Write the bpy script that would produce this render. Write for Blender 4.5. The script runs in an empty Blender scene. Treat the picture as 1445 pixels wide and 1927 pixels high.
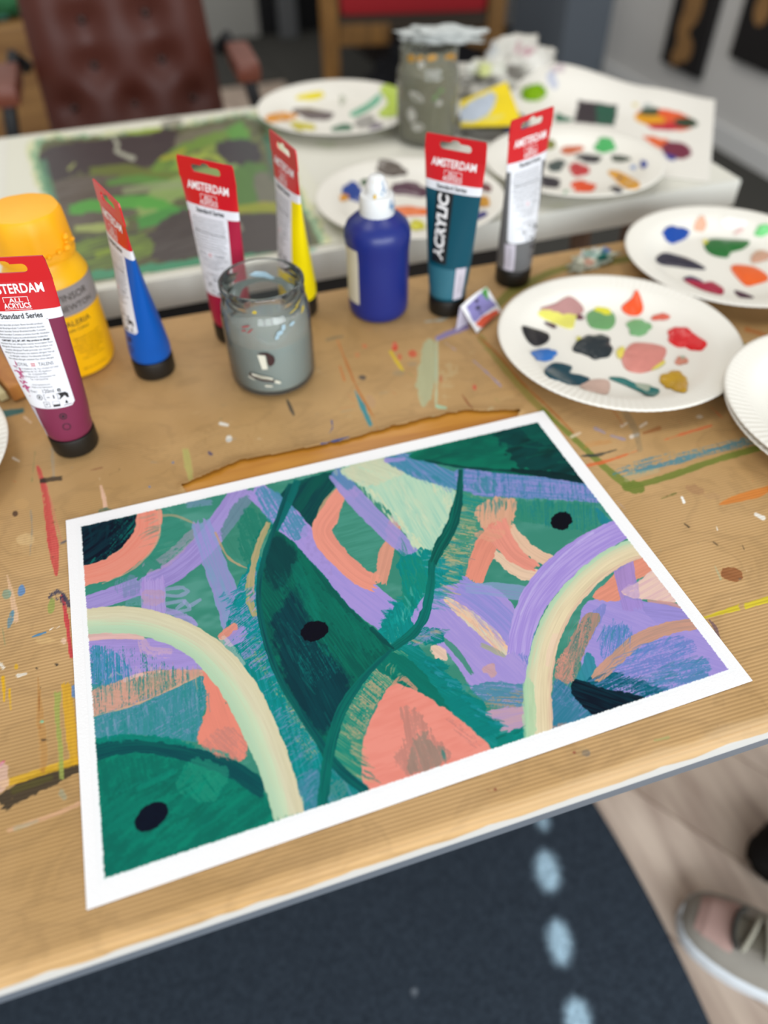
import bpy, bmesh, math, random
import numpy as np
from mathutils import Vector, Matrix
from mathutils.geometry import tessellate_polygon

random.seed(7)
SC = bpy.context.scene
COL = SC.collection
PI = math.pi
TZ = 0.74                       # table-top height; the floor is z = 0

# ------------------------------------------------------------------ camera
# Solved from the A3 sheet's four corners; table coordinates have the sheet's near left corner at the origin.
F = 1391.0
CX, CY = 722.5, 963.5
R = np.array([[0.9471754296746927, -0.32058003610066294, -0.009335195454966874],
              [-0.23835974946489885, -0.6841788815630756, -0.6892632935647235],
              [0.2145771079484376, 0.6550783910909878, -0.7244508032072499]])
CAM = np.array([0.11518923, -0.16301437, 0.4280698 + TZ])

def ray(px, py):
    return R.T @ np.array([(px - CX) / F, (py - CY) / F, 1.0])

def U(px, py, z=0.0):
    """point of the photo on the horizontal plane z above the table top"""
    d = ray(px, py)
    s = (z + TZ - CAM[2]) / d[2]
    return CAM + s * d

def UF(px, py, z=0.0):
    return U(px, py, z - TZ)

def UP(px, py, ax, v):
    d = ray(px, py)
    s = (v - CAM[ax]) / d[ax]
    return CAM + s * d

def PJ(P):
    P = np.asarray(P, float)
    c = (P - CAM) @ R.T
    return c[..., 0] / c[..., 2] * F + CX, c[..., 1] / c[..., 2] * F + CY

cd = bpy.data.cameras.new('camera')
cam = bpy.data.objects.new('camera', cd)
COL.objects.link(cam)
cd.sensor_fit = 'VERTICAL'
cd.sensor_height = 36.0
cd.sensor_width = 27.0
cd.lens = F / 1927.0 * 36.0
cd.clip_start = 0.02
M = Matrix.Identity(4)
for i in range(3):
    M[i][0] = R[0][i]; M[i][1] = -R[1][i]; M[i][2] = -R[2][i]; M[i][3] = CAM[i]
cam.matrix_world = M
cd.dof.use_dof = True
cd.dof.focus_distance = 0.515
cd.dof.aperture_fstop = 2.5
SC.camera = cam
SC.view_settings.view_transform = 'Standard'
SC.view_settings.look = 'None'
SC.view_settings.exposure = -0.06
SC.view_settings.gamma = 1.0
SC.view_settings.use_curve_mapping = False

# ------------------------------------------------------------------ colour and materials
def s2l(c):
    c = np.asarray(c, float)
    return np.where(c <= 0.04045, c / 12.92, ((c + 0.055) / 1.055) ** 2.4)

def hx(h):
    h = h.lstrip('#')
    return np.array([int(h[i:i + 2], 16) for i in (0, 2, 4)]) / 255.0

ALB = 0.86
def lin(h, k=ALB):
    v = s2l(hx(h)) * k
    return (float(v[0]), float(v[1]), float(v[2]), 1.0)

MATS = {}
def mat(name, color, rough=0.5, spec=0.5, metal=0.0, vary=0.0, vscale=30.0, bump=0.0, bscale=200.0, coat=0.0, trans=0.0, ior=1.45,
        sheen=0.0, stretch=None, k=ALB):
    if name in MATS:
        return MATS[name]
    m = bpy.data.materials.new(name)
    m.use_nodes = True
    nt = m.node_tree
    b = nt.nodes['Principled BSDF']
    b.inputs['Roughness'].default_value = rough
    b.inputs['Specular IOR Level'].default_value = spec
    b.inputs['Metallic'].default_value = metal
    b.inputs['IOR'].default_value = ior
    b.inputs['Coat Weight'].default_value = coat
    b.inputs['Transmission Weight'].default_value = trans
    b.inputs['Sheen Weight'].default_value = sheen
    c = lin(color, k) if isinstance(color, str) else color
    tc = nt.nodes.new('ShaderNodeTexCoord')
    mp = nt.nodes.new('ShaderNodeMapping')
    nt.links.new(tc.outputs['Object'], mp.inputs['Vector'])
    if stretch:
        mp.inputs['Scale'].default_value = stretch
    nz = nt.nodes.new('ShaderNodeTexNoise')
    nz.inputs['Scale'].default_value = vscale
    nz.inputs['Detail'].default_value = 5
    nt.links.new(mp.outputs[0], nz.inputs['Vector'])
    mx = nt.nodes.new('ShaderNodeMix')
    mx.data_type = 'RGBA'
    lo = tuple(x * (1 - vary) for x in c[:3]) + (1,)
    hi = tuple(min(1, x * (1 + vary)) for x in c[:3]) + (1,)
    mx.inputs[6].default_value = lo
    mx.inputs[7].default_value = hi
    nt.links.new(nz.outputs['Fac'], mx.inputs[0])
    nt.links.new(mx.outputs[2], b.inputs['Base Color'])
    if bump > 0:
        n2 = nt.nodes.new('ShaderNodeTexNoise')
        n2.inputs['Scale'].default_value = bscale
        n2.inputs['Detail'].default_value = 3
        nt.links.new(mp.outputs[0], n2.inputs['Vector'])
        bp = nt.nodes.new('ShaderNodeBump')
        bp.inputs['Strength'].default_value = bump
        bp.inputs['Distance'].default_value = 0.002
        nt.links.new(n2.outputs['Fac'], bp.inputs['Height'])
        nt.links.new(bp.outputs[0], b.inputs['Normal'])
    MATS[name] = m
    return m

def attr_mat(name, rough=0.5, spec=0.3, bump=0.0, bscale=300.0):
    """base colour straight from the painted colour attribute"""
    if name in MATS:
        return MATS[name]
    m = bpy.data.materials.new(name)
    m.use_nodes = True
    nt = m.node_tree
    b = nt.nodes['Principled BSDF']
    a = nt.nodes.new('ShaderNodeVertexColor')
    a.layer_name = 'paint'
    nt.links.new(a.outputs['Color'], b.inputs['Base Color'])
    b.inputs['Roughness'].default_value = rough
    b.inputs['Specular IOR Level'].default_value = spec
    if bump > 0:
        tc = nt.nodes.new('ShaderNodeTexCoord')
        n2 = nt.nodes.new('ShaderNodeTexNoise')
        n2.inputs['Scale'].default_value = bscale
        nt.links.new(tc.outputs['Object'], n2.inputs['Vector'])
        bp = nt.nodes.new('ShaderNodeBump')
        bp.inputs['Strength'].default_value = bump
        bp.inputs['Distance'].default_value = 0.001
        nt.links.new(n2.outputs['Fac'], bp.inputs['Height'])
        nt.links.new(bp.outputs[0], b.inputs['Normal'])
    MATS[name] = m
    return m

def wood(name, c1, c2, scale=14.0, stretch=(1, 14, 14), rough=0.5, k=ALB, plank=0.0, plank_len=1.2, gap=0.0):
    if name in MATS:
        return MATS[name]
    m = bpy.data.materials.new(name)
    m.use_nodes = True
    nt = m.node_tree
    b = nt.nodes['Principled BSDF']
    b.inputs['Roughness'].default_value = rough
    b.inputs['Specular IOR Level'].default_value = 0.35
    tc = nt.nodes.new('ShaderNodeTexCoord')
    mp = nt.nodes.new('ShaderNodeMapping')
    mp.inputs['Scale'].default_value = stretch
    nt.links.new(tc.outputs['Object'], mp.inputs['Vector'])
    nz = nt.nodes.new('ShaderNodeTexNoise')
    nz.inputs['Scale'].default_value = scale
    nz.inputs['Detail'].default_value = 6
    nz.inputs['Distortion'].default_value = 0.6
    nt.links.new(mp.outputs[0], nz.inputs['Vector'])
    cr = nt.nodes.new('ShaderNodeValToRGB')
    cr.color_ramp.elements[0].position = 0.32
    cr.color_ramp.elements[0].color = lin(c1, k)
    cr.color_ramp.elements[1].position = 0.68
    cr.color_ramp.elements[1].color = lin(c2, k)
    nt.links.new(nz.outputs['Fac'], cr.inputs['Fac'])
    out = cr.outputs['Color']
    if plank > 0:
        bt = nt.nodes.new('ShaderNodeTexBrick')
        bt.inputs['Scale'].default_value = 1.0
        bt.inputs['Brick Width'].default_value = plank_len
        bt.inputs['Row Height'].default_value = plank
        bt.inputs['Mortar Size'].default_value = 0.0015
        bt.inputs['Color1'].default_value = (1, 1, 1, 1)
        bt.inputs['Color2'].default_value = (0.78, 0.76, 0.74, 1)
        bt.inputs['Mortar'].default_value = (0.45, 0.4, 0.36, 1)
        mq = nt.nodes.new('ShaderNodeMapping')
        mq.inputs['Rotation'].default_value = (0, 0, gap)
        nt.links.new(tc.outputs['Object'], mq.inputs['Vector'])
        nt.links.new(mq.outputs[0], bt.inputs['Vector'])
        mx = nt.nodes.new('ShaderNodeMix')
        mx.data_type = 'RGBA'
        mx.blend_type = 'MULTIPLY'
        mx.inputs[0].default_value = 1.0
        nt.links.new(out, mx.inputs[6])
        nt.links.new(bt.outputs['Color'], mx.inputs[7])
        out = mx.outputs[2]
    nt.links.new(out, b.inputs['Base Color'])
    MATS[name] = m
    return m

# ------------------------------------------------------------------ objects
def tag(o, label=None, cat=None, group=None, kind=None):
    if label: o['label'] = label
    if cat: o['category'] = cat
    if group: o['group'] = group
    if kind: o['kind'] = kind
    return o

def empty(name, loc, rz=0.0):
    o = bpy.data.objects.new(name, None)
    o.empty_display_size = 0.05
    o.location = loc
    o.rotation_euler = (0, 0, rz)
    COL.objects.link(o)
    return o

def obj(name, bm, m, parent=None, smooth=False, loc=None, rz=0.0):
    me = bpy.data.meshes.new(name)
    bmesh.ops.recalc_face_normals(bm, faces=bm.faces[:])
    bm.to_mesh(me)
    bm.free()
    for mm in (m if isinstance(m, (list, tuple)) else [m]):
        me.materials.append(mm)
    if smooth:
        for p in me.polygons: p.use_smooth = True
        if smooth != 'full':
            me.set_sharp_from_angle(angle=math.radians(40))
    o = bpy.data.objects.new(name, me)
    COL.objects.link(o)
    if parent is not None: o.parent = parent
    if loc is not None: o.location = loc
    if rz: o.rotation_euler = (0, 0, rz)
    return o

def structure(name, bm, m, **k):
    o = obj(name, bm, m, **k)
    o['kind'] = 'structure'
    return o

def box(bm, x0, x1, y0, y1, z0, z1, mi=0, bev=0.0):
    r = bmesh.ops.create_cube(bm, size=1.0)
    vs = r['verts']
    for v in vs:
        v.co = Vector((x0 + (v.co.x + .5) * (x1 - x0), y0 + (v.co.y + .5) * (y1 - y0), z0 + (v.co.z + .5) * (z1 - z0)))
    fs = {f for v in vs for f in v.link_faces}
    for f in fs: f.material_index = mi
    if bev > 0:
        es = {e for v in vs for e in v.link_edges}
        bmesh.ops.bevel(bm, geom=list(es), offset=bev, segments=2, profile=0.7, affect='EDGES')

def bar(bm, p, q, w, h=None, bev=0.0):
    """a rectangular bar from p to q"""
    h = h or w
    p, q = Vector(p), Vector(q)
    d = (q - p); L = d.length; d.normalize()
    up = Vector((0, 0, 1)) if abs(d.z) < 0.95 else Vector((0, 1, 0))
    s = d.cross(up).normalized(); t = s.cross(d).normalized()
    n0 = len(bm.verts)
    box(bm, 0, L, -w / 2, w / 2, -h / 2, h / 2, bev=bev)
    bm.verts.ensure_lookup_table()
    for v in bm.verts[n0:]:
        c = v.co
        v.co = p + d * c.x + s * c.y + t * c.z

def lathe(bm, prof, n=48, mi=0, cap0=False, cap1=False, wob=None, c=(0, 0)):
    rings = []
    for (r, z) in prof:
        ring = []
        for i in range(n):
            a = 2 * PI * i / n
            rr = r * (wob(a, z) if wob else 1.0)
            ring.append(bm.verts.new((c[0] + rr * math.cos(a), c[1] + rr * math.sin(a), z)))
        rings.append(ring)
    for a, b in zip(rings, rings[1:]):
        for i in range(n):
            f = bm.faces.new((a[i], a[(i + 1) % n], b[(i + 1) % n], b[i]))
            f.material_index = mi
    if cap0: bm.faces.new(rings[0][::-1]).material_index = mi
    if cap1: bm.faces.new(rings[-1]).material_index = mi
    return rings

def tube(bm, pts, rad, n=10, caps=True):
    pts = [Vector(p) for p in pts]
    rings = []
    for i, p in enumerate(pts):
        d = (pts[min(i + 1, len(pts) - 1)] - pts[max(i - 1, 0)]).normalized()
        up = Vector((0, 0, 1)) if abs(d.z) < 0.9 else Vector((1, 0, 0))
        s = d.cross(up).normalized(); t = s.cross(d)
        r = rad[i] if isinstance(rad, (list, tuple)) else rad
        rings.append([bm.verts.new(p + s * (r * math.cos(2 * PI * k / n)) + t * (r * math.sin(2 * PI * k / n))) for k in range(n)])
    for a, b in zip(rings, rings[1:]):
        for i in range(n):
            bm.faces.new((a[i], a[(i + 1) % n], b[(i + 1) % n], b[i]))
    if caps:
        bm.faces.new(rings[0][::-1]); bm.faces.new(rings[-1])

# ------------------------------------------------------------------ noise and paint engine (works on pigment only)
def vnoise(x, y, seed=0):
    xi = np.floor(x).astype(np.int64); yi = np.floor(y).astype(np.int64)
    fx = x - xi; fy = y - yi
    fx = fx * fx * (3 - 2 * fx); fy = fy * fy * (3 - 2 * fy)
    def h(a, b):
        n = (a * 374761393 + b * 668265263 + seed * 1442695041) & 0xffffffff
        n = ((n ^ (n >> 13)) * 1274126177) & 0xffffffff
        n = (n ^ (n >> 16)) & 0xffff
        return n / 65535.0
    return (h(xi, yi) * (1 - fx) + h(xi + 1, yi) * fx) * (1 - fy) + (h(xi, yi + 1) * (1 - fx) + h(xi + 1, yi + 1) * fx) * fy

def fbm(x, y, seed=0, o=3):
    t = 0; a = 0.5; s = 0
    for i in range(o):
        t = t + a * vnoise(x, y, seed + i * 17); s += a
        x = x * 2.03; y = y * 2.03; a *= 0.5
    return t / s

def crom(P, step=7.0, closed=False):
    P = [np.array(p, float) for p in P]
    n = len(P)
    out = []; par = []
    rng = range(n) if closed else range(n - 1)
    for i in rng:
        p1, p2 = P[i], P[(i + 1) % n]
        p0 = P[i - 1] if (closed or i > 0) else 2 * p1 - p2
        p3 = P[(i + 2) % n] if (closed or i + 2 < n) else 2 * p2 - p1
        k = max(1, int(np.linalg.norm(p2 - p1) / step))
        for j in range(k):
            t = j / k
            out.append(0.5 * ((2 * p1) + (-p0 + p2) * t + (2 * p0 - 5 * p1 + 4 * p2 - p3) * t * t + (-p0 + 3 * p1 - 3 * p2 + p3) * t ** 3))
            par.append(i + t)
    if not closed:
        out.append(P[-1]); par.append(n - 1.0)
    return np.array(out), np.array(par)

def sstep(x, a, b):
    t = np.clip((x - a) / (b - a), 0, 1)
    return t * t * (3 - 2 * t)

class Canvas:
    """pigment laid over the points of a surface; px, py are where the photo shows each point"""
    def __init__(s, px, py, base, alpha=1.0):
        s.px = px.ravel(); s.py = py.ravel()
        s.c = np.tile(hx(base), (s.px.size, 1))
        s.a = np.full(s.px.size, alpha)
        s.h = np.zeros(s.px.size)
        s.n = 0
    def near(s, P, pad):
        x0, y0 = P.min(0) - pad; x1, y1 = P.max(0) + pad
        return np.nonzero((s.px > x0) & (s.px < x1) & (s.py > y0) & (s.py < y1))[0]
    def put(s, ix, m, col, hgt=0.0):
        m = np.clip(m, 0, 1)
        s.c[ix] = s.c[ix] * (1 - m[:, None]) + col * m[:, None]
        s.a[ix] = s.a[ix] * (1 - m) + m
        if hgt is not None: s.h[ix] = s.h[ix] * (1 - m * .6) + hgt * m
    def stroke(s, pts, w, col, op=1.0, dry=0.0, col2=None, across=None, edge=1.5, soft=1.6, fb=0.35, vary=0.10, tail=0.0):
        s.n += 1; sd = s.n * 7
        P, par = crom(pts)
        W = np.interp(par, np.arange(len(pts)), w if isinstance(w, (list, tuple)) else [w] * len(pts)) / 2
        ix = s.near(P, W.max() + 8)
        if ix.size == 0: return
        x = s.px[ix]; y = s.py[ix]
        best = np.full(ix.size, 1e18); S = np.zeros(ix.size); V = np.zeros(ix.size); HW = np.zeros(ix.size)
        acc = 0.0
        d0 = (P[1] - P[0]) / max(1e-6, np.linalg.norm(P[1] - P[0])); d1 = (P[-1] - P[-2]) / max(1e-6, np.linalg.norm(P[-1] - P[-2]))
        over = np.maximum((P[0][0] - x) * d0[0] + (P[0][1] - y) * d0[1], (x - P[-1][0]) * d1[0] + (y - P[-1][1]) * d1[1])
        nearend = np.minimum((x - P[0][0]) ** 2 + (y - P[0][1]) ** 2, (x - P[-1][0]) ** 2 + (y - P[-1][1]) ** 2)
        for i in range(len(P) - 1):
            a, b = P[i], P[i + 1]
            d = b - a; L = math.hypot(*d)
            if L < 1e-6: continue
            t = np.clip(((x - a[0]) * d[0] + (y - a[1]) * d[1]) / (L * L), 0, 1)
            ex = x - a[0] - t * d[0]; ey = y - a[1] - t * d[1]
            q = ex * ex + ey * ey
            k = q < best
            best[k] = q[k]
            S[k] = acc + t[k] * L
            sg = np.sign(d[0] * ey[k] - d[1] * ex[k])
            V[k] = sg * np.sqrt(q[k])
            HW[k] = W[i] + (W[i + 1] - W[i]) * t[k]
            acc += L
        D = np.sqrt(best)
        br = 0.45 * vnoise(V * fb, S * 0.014, sd) + 0.35 * vnoise(V * fb * 1.9, S * 0.03, sd + 3) + 0.20 * fbm(S * .03, V * .06, sd + 4, 2)
        e1 = (fbm(S * .09, V * .09, sd + 5) - .5) * 2 * edge
        m = np.clip((HW - D + e1) / soft + 0.5, 0, 1) * op
        if W.max() > 5:
            rag = (vnoise(V * .45, V * 0 + 1.5, sd + 11) - .5) * min(14., W.max() * .6) + (vnoise(V * 1.1, V * 0 + 4.5, sd + 12) - .5) * 5
            m = m * np.where(nearend < (W.max() * 1.6) ** 2, np.clip((-over + rag) / 2.5 + .5, 0, 1), 1)
        if dry > 0:
            th = dry + 0.22 * (np.abs(V) / np.maximum(HW, 1)) ** 2 * dry
            if tail: th = th + tail * sstep(S / max(acc, 1), .5, 1.0)
            g = 0.7 * br + 0.3 * fbm(x * .35, y * .35, sd + 9)
            m = m * sstep(g, th * .75 - 0.09, th * .75 + 0.09)
        c1 = hx(col); c2 = hx(col2) if col2 else c1 * 0.86
        if across:
            vs = [a[0] for a in across]
            C = np.array([hx(a[1]) for a in across])
            vv = np.clip(V / np.maximum(HW, 1), -1, 1) + (br - .5) * .75
            cc = np.stack([np.interp(vv, vs, C[:, j]) for j in range(3)], 1)
            cc = cc * (1 + vary * 1.3 * (br[:, None] - .5))
        else:
            k = sstep(br, .35, .75)[:, None]
            if not col2: k = k * vary * 3.5
            cc = c1 * (1 - k) + c2 * k
        s.put(ix, m, np.clip(cc, 0, 1), hgt=0.35 + 0.9 * br + 0.35 * sstep(np.abs(V) / np.maximum(HW, 1), .75, .98))
    def poly(s, pts, col, op=1.0, rough=2.0, soft=2.0, ang=None, dry=0.0, col2=None, smooth=True, vary=0.1, fb=0.3, speck=0.0, mixk=(.35, .75), rf=0.12):
        s.n += 1; sd = s.n * 7
        P = crom(pts, closed=True)[0] if smooth else np.array(pts, float)
        ix = s.near(P, 10)
        if ix.size == 0: return
        x = s.px[ix]; y = s.py[ix]
        ins = np.zeros(ix.size, bool); best = np.full(ix.size, 1e18)
        for i in range(len(P)):
            a, b = P[i], P[(i + 1) % len(P)]
            d = b - a; LL = d @ d
            if LL < 1e-9: continue
            if a[1] != b[1]:
                cr = ((a[1] > y) != (b[1] > y)) & (x < (b[0] - a[0]) * (y - a[1]) / (b[1] - a[1]) + a[0])
                ins ^= cr
            t = np.clip(((x - a[0]) * d[0] + (y - a[1]) * d[1]) / LL, 0, 1)
            best = np.minimum(best, (x - a[0] - t * d[0]) ** 2 + (y - a[1] - t * d[1]) ** 2)
        sdst = np.where(ins, 1, -1) * np.sqrt(best)
        if ang is None:
            u, v = x * .15, y * .15
            br = fbm(u, v, sd + 1)
        else:
            ca, sa = math.cos(math.radians(ang)), math.sin(math.radians(ang))
            al = x * ca + y * sa; ac = -x * sa + y * ca
            br = 0.42 * vnoise(ac * fb, al * .016, sd) + 0.36 * vnoise(ac * fb * 2.1, al * .04, sd + 3) + 0.22 * fbm(al * .03, ac * .05, sd + 6, 2)
        e1 = (fbm(x * rf, y * rf, sd + 5) - .5) * 2 * rough + (br - .5) * rough
        m = np.clip((sdst + e1) / soft + 0.5, 0, 1) * op
        if dry > 0:
            g = 0.65 * br + 0.35 * fbm(x * .33, y * .33, sd + 9)
            m = m * sstep(g, dry - .1, dry + .1)
        if speck > 0:
            g = fbm(x * .45, y * .45, sd + 21, 2)
            m = m * sstep(g, speck - .08, speck + .08)
        c1 = hx(col); c2 = hx(col2) if col2 else c1 * 0.86
        k = sstep(br, *mixk)[:, None]
        if not col2: k = k * vary * 3.5
        cc = c1 * (1 - k) + c2 * k
        s.put(ix, m, np.clip(cc, 0, 1), hgt=0.3 + 0.8 * br)
    def oval(s, cx, cy, rx, ry, rot, col, op=1.0, rough=1.5, **kw):
        r = math.radians(rot)
        P = [(cx + rx * math.cos(t) * math.cos(r) - ry * math.sin(t) * math.sin(r),
              cy + rx * math.cos(t) * math.sin(r) + ry * math.sin(t) * math.cos(r)) for t in np.linspace(0, 2 * PI, 12, endpoint=False)]
        s.poly(P, col, op, rough, **kw)
    def fringe(s, line, ang, ln, w, cols, n, op=.8, dry=.25, jit=10, seed=0):
        rg = random.Random(seed + n)
        P, _ = crom(line, step=3)
        for i in range(n):
            p = P[rg.randrange(len(P))]
            a = math.radians(ang + rg.gauss(0, jit)); L = ln * rg.uniform(.25, .8)
            q = p + np.array([rg.gauss(0, ln * .15), rg.gauss(0, ln * .15)])
            e_ = q + L * np.array([math.cos(a), math.sin(a)])
            mid = (q + e_) / 2 + np.array([rg.gauss(0, 1), rg.gauss(0, 1)])
            ww = w * rg.uniform(.5, 1.3)
            s.stroke([q, mid, e_], [ww, ww, ww * .4], rg.choice(cols), op * rg.uniform(.35, .95), dry=dry + .12, fb=.9, edge=.8, soft=1.8)
    def colors(s, k=ALB, off=0.0):
        c = np.maximum(s2l(np.clip(s.c, 0, 1)) * k - off, .0015)
        return np.concatenate([c, s.a[:, None]], 1).astype(np.float32)

def grid_mesh(name, PTS, colors, m, parent=None, keep=None, smooth=True, loc=None):
    """a grid of points (rows, cols, 3) as one mesh with a colour per point"""
    nr, nc = PTS.shape[:2]
    me = bpy.data.meshes.new(name)
    idx = np.arange(nr * nc).reshape(nr, nc)
    q = np.stack([idx[:-1, :-1], idx[:-1, 1:], idx[1:, 1:], idx[1:, :-1]], -1).reshape(-1, 4)
    if keep is not None:
        q = q[keep[:-1, :-1].ravel() & keep[1:, 1:].ravel() & keep[:-1, 1:].ravel() & keep[1:, :-1].ravel()]
    nf = len(q)
    me.vertices.add(nr * nc)
    me.vertices.foreach_set('co', PTS.astype(np.float32).ravel())
    me.loops.add(nf * 4)
    me.loops.foreach_set('vertex_index', q.astype(np.int32).ravel())
    me.polygons.add(nf)
    me.polygons.foreach_set('loop_start', (np.arange(nf) * 4).astype(np.int32))
    me.update(calc_edges=True)
    if smooth:
        me.polygons.foreach_set('use_smooth', np.ones(nf, bool))
    if colors is not None:
        at = me.color_attributes.new('paint', 'FLOAT_COLOR', 'POINT')
        at.data.foreach_set('color', colors.ravel())
    me.materials.append(m)
    if keep is not None:
        bm = bmesh.new(); bm.from_mesh(me)
        loose = [v for v in bm.verts if not v.link_faces]
        if loose: bmesh.ops.delete(bm, geom=loose, context='VERTS')
        bm.to_mesh(me); bm.free()
    o = bpy.data.objects.new(name, me)
    COL.objects.link(o)
    if parent is not None: o.parent = parent
    if loc is not None: o.location = loc
    return o

def text_mesh(s, size, bold=0.0, sx=1.0, align='CENTER', shear=0.0):
    cu = bpy.data.curves.new('lettering', 'FONT')
    cu.body = s
    cu.size = size
    cu.align_x = align
    cu.align_y = 'CENTER'
    cu.offset = bold
    cu.shear = shear
    cu.resolution_u = 3
    o = bpy.data.objects.new('lettering', cu)
    COL.objects.link(o)
    dg = bpy.context.evaluated_depsgraph_get()
    me = bpy.data.meshes.new_from_object(o.evaluated_get(dg))
    bpy.data.objects.remove(o)
    bpy.data.curves.remove(cu)
    for v in me.vertices: v.co.x *= sx
    return me
# ------------------------------------------------------------------ the A3 painting in front
def crop(x0, y0, k):
    def f(*v):
        return [(x0 + v[i] / k, y0 + v[i + 1] / k) for i in range(0, len(v), 2)]
    return f
A_ = crop(100, 760, 2.779); B_ = crop(560, 760, 2.779); C_ = crop(940, 760, 2.861)
D_ = crop(100, 1200, 2.779); E_ = crop(560, 1160, 2.779); N_ = crop(0, 0, 1.0)

LIL = 'a893d3'; COR = 'e7937f'; JAD = '4a8c78'; DKG = '0b5b50'; TEA = '12807a'; BLK = '13181f'; CRM = 'd9cfac'; MNT = 'b7d4b2'
SHEET_W, SHEET_H = 0.42, 0.297
p_tl, p_tr, p_br, p_bl = U(153.5, 993), U(1011, 796.5), U(1370, 1262), U(198, 1654.5)
nx, ny = 960, 660
uu = np.linspace(-0.008, 1.008, nx); vv = np.linspace(-0.008, 1.008, ny)
UU, VV = np.meshgrid(uu, vv)
PTS = (p_bl[None, None] * ((1 - UU) * (1 - VV))[..., None] + p_br[None, None] * (UU * (1 - VV))[..., None]
       + p_tr[None, None] * (UU * VV)[..., None] + p_tl[None, None] * ((1 - UU) * VV)[..., None])
PX, PY = PJ(PTS)
cv = Canvas(PX, PY, JAD)
S, P, O = cv.stroke, cv.poly, cv.oval
FR_ = cv.fringe
ALL = N_(140, 980, 1015, 785, 1385, 1265, 190, 1670)
P(ALL, '418672', .8, 0, ang=-15, col2='5b998a', smooth=False, fb=.06)
# --- upper left
P(A_(150, 640, 450, 590, 600, 560, 700, 700, 500, 900, 180, 1010), '3f8a76', .8, 6, ang=-20)
P(A_(140, 640, 450, 590, 410, 700, 300, 800, 150, 870), '12303a', 1, 3, ang=-35, col2='191d28', fb=.25)
P(A_(330, 600, 440, 590, 400, 710, 310, 790, 200, 840, 290, 740), '1f7a6c', .75, 9, ang=-50, dry=.5)
S(A_(1010, 440, 930, 560, 800, 730, 660, 860, 540, 930, 380, 985, 150, 1062), [46, 46, 43, 40, 38, 34, 30], LIL, .95, dry=.12, col2='9c86c8')
P(A_(470, 850, 600, 780, 720, 660, 760, 690, 600, 850, 480, 900), 'b79bb8', .55, 4, ang=-40, dry=.4)
S(A_(770, 620, 830, 800, 890, 960, 950, 1140, 980, 1230), [36, 42, 46, 50, 40], '9d90cd', .85, dry=.18, col2='8a9cc9', edge=3)
S(A_(850, 680, 910, 800, 980, 850, 1040, 870), [5, 4, 3, 2], 'c9a27c', .8, dry=.3)
S(A_(560, 590, 640, 590, 740, 630), [5, 4, 3], 'c9a27c', .6, dry=.35)
S(A_(700, 530, 830, 520), [14, 12], '8f95cc', .5, dry=.4)
S(A_(520, 920, 528, 1110), [47, 46], 'b29cd6', .95, dry=.16, fb=.5, col2='a78ccc')
P(A_(470, 990, 570, 980, 580, 1040, 480, 1060), 'c79fae', .5, 3, ang=0, dry=.45)
P(A_(330, 930, 450, 900, 450, 990, 350, 1010), '7a8fb0', .55, 4, ang=90, dry=.45)
for q in (A_(590, 975, 680, 965, 708, 985, 660, 1010, 592, 1005), A_(590, 1050, 690, 1035, 650, 1075), A_(600, 1100, 715, 1078, 690, 1040), A_(600, 1130, 700, 1120, 750, 1160), A_(720, 1060, 770, 1030)):
    S(q, 7, 'a6a3d2', .6, dry=.3, fb=1.0)
P(A_(590, 1070, 700, 1100, 750, 1165, 600, 1120), 'a897d3', .75, 3, ang=20, dry=.3)
P(A_(380, 1040, 460, 1010, 460, 1075, 370, 1072), '6f9fa8', .6, 3, ang=0, dry=.4)
P(A_(990, 560, 1130, 600, 1150, 640, 1090, 720, 1060, 860, 980, 790), '11705f', .7, 6, ang=70, dry=.35)
P(A_(880, 690, 1010, 480, 1130, 600, 1060, 700, 1040, 860), '41846e', .55, 5, ang=60)
S(A_(505, 555, 490, 690, 410, 790, 300, 865, 130, 915), [48, 48, 44, 40, 38], COR, 1, dry=.08, col2='e58a76', edge=2.5)
S(A_(556, 560, 556, 690, 500, 790, 400, 880, 260, 945), [6, 5, 5, 4, 3], 'dca48a', .7, dry=.4, fb=.8)
P(A_(505, 800, 560, 850, 570, 870, 520, 870, 440, 930), '3f8a76', .9, 3, ang=40)
# --- left of the middle, below the cream arch
P(A_(190, 1230, 480, 1230, 650, 1255, 830, 1350, 770, 1395, 550, 1395, 430, 1440, 200, 1460), LIL, 1, 2, ang=0)
S(A_(170, 1222, 330, 1216, 480, 1225), [17, 14, 10], 'e6b9b0', .95, dry=.1)
S(A_(470, 1240, 500, 1300, 620, 1310), [20, 26, 20], 'dcb3bd', .5, dry=.5)
P(D_(195, 60, 360, 100, 370, 240, 205, 330), '3f8fae', .85, 5, ang=88, dry=.45, fb=.5)
P(D_(400, 120, 560, 110, 800, 130, 760, 195, 430, 230), 'a893d3', .85, 5, ang=-5, dry=.25)
P(D_(205, 290, 380, 220, 540, 175, 810, 175, 760, 215, 450, 350, 215, 415), 'cf9a86', .95, 3, ang=5, dry=.2, fb=.5, col2='dc9f8e')
S(D_(380, 225, 450, 200, 530, 205, 560, 180), [8, 7, 6, 4], 'e8c3bb', .7, dry=.45)
P(D_(215, 100, 400, 60, 640, 180, 700, 330, 215, 410), '2c8583', .8, 6, ang=88, dry=.62, fb=.55)
P(D_(430, 240, 620, 180, 640, 300, 450, 350), '6f8f78', .6, 6, ang=86, dry=.5, fb=.5)
P(D_(216, 418, 450, 352, 790, 205, 810, 300, 780, 420, 770, 540, 600, 530, 400, 510, 225, 530), '4a8c99', 1, 2, ang=88, col2='3c8a8c', fb=.25)
P(D_(220, 430, 790, 210, 760, 500, 230, 520), '8397bb', .75, 6, ang=-30, dry=.6, speck=.5, fb=.3)
P(D_(220, 430, 790, 210, 770, 520, 230, 530), '2b8484', .7, 6, ang=88, dry=.66, fb=.3)
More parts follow.
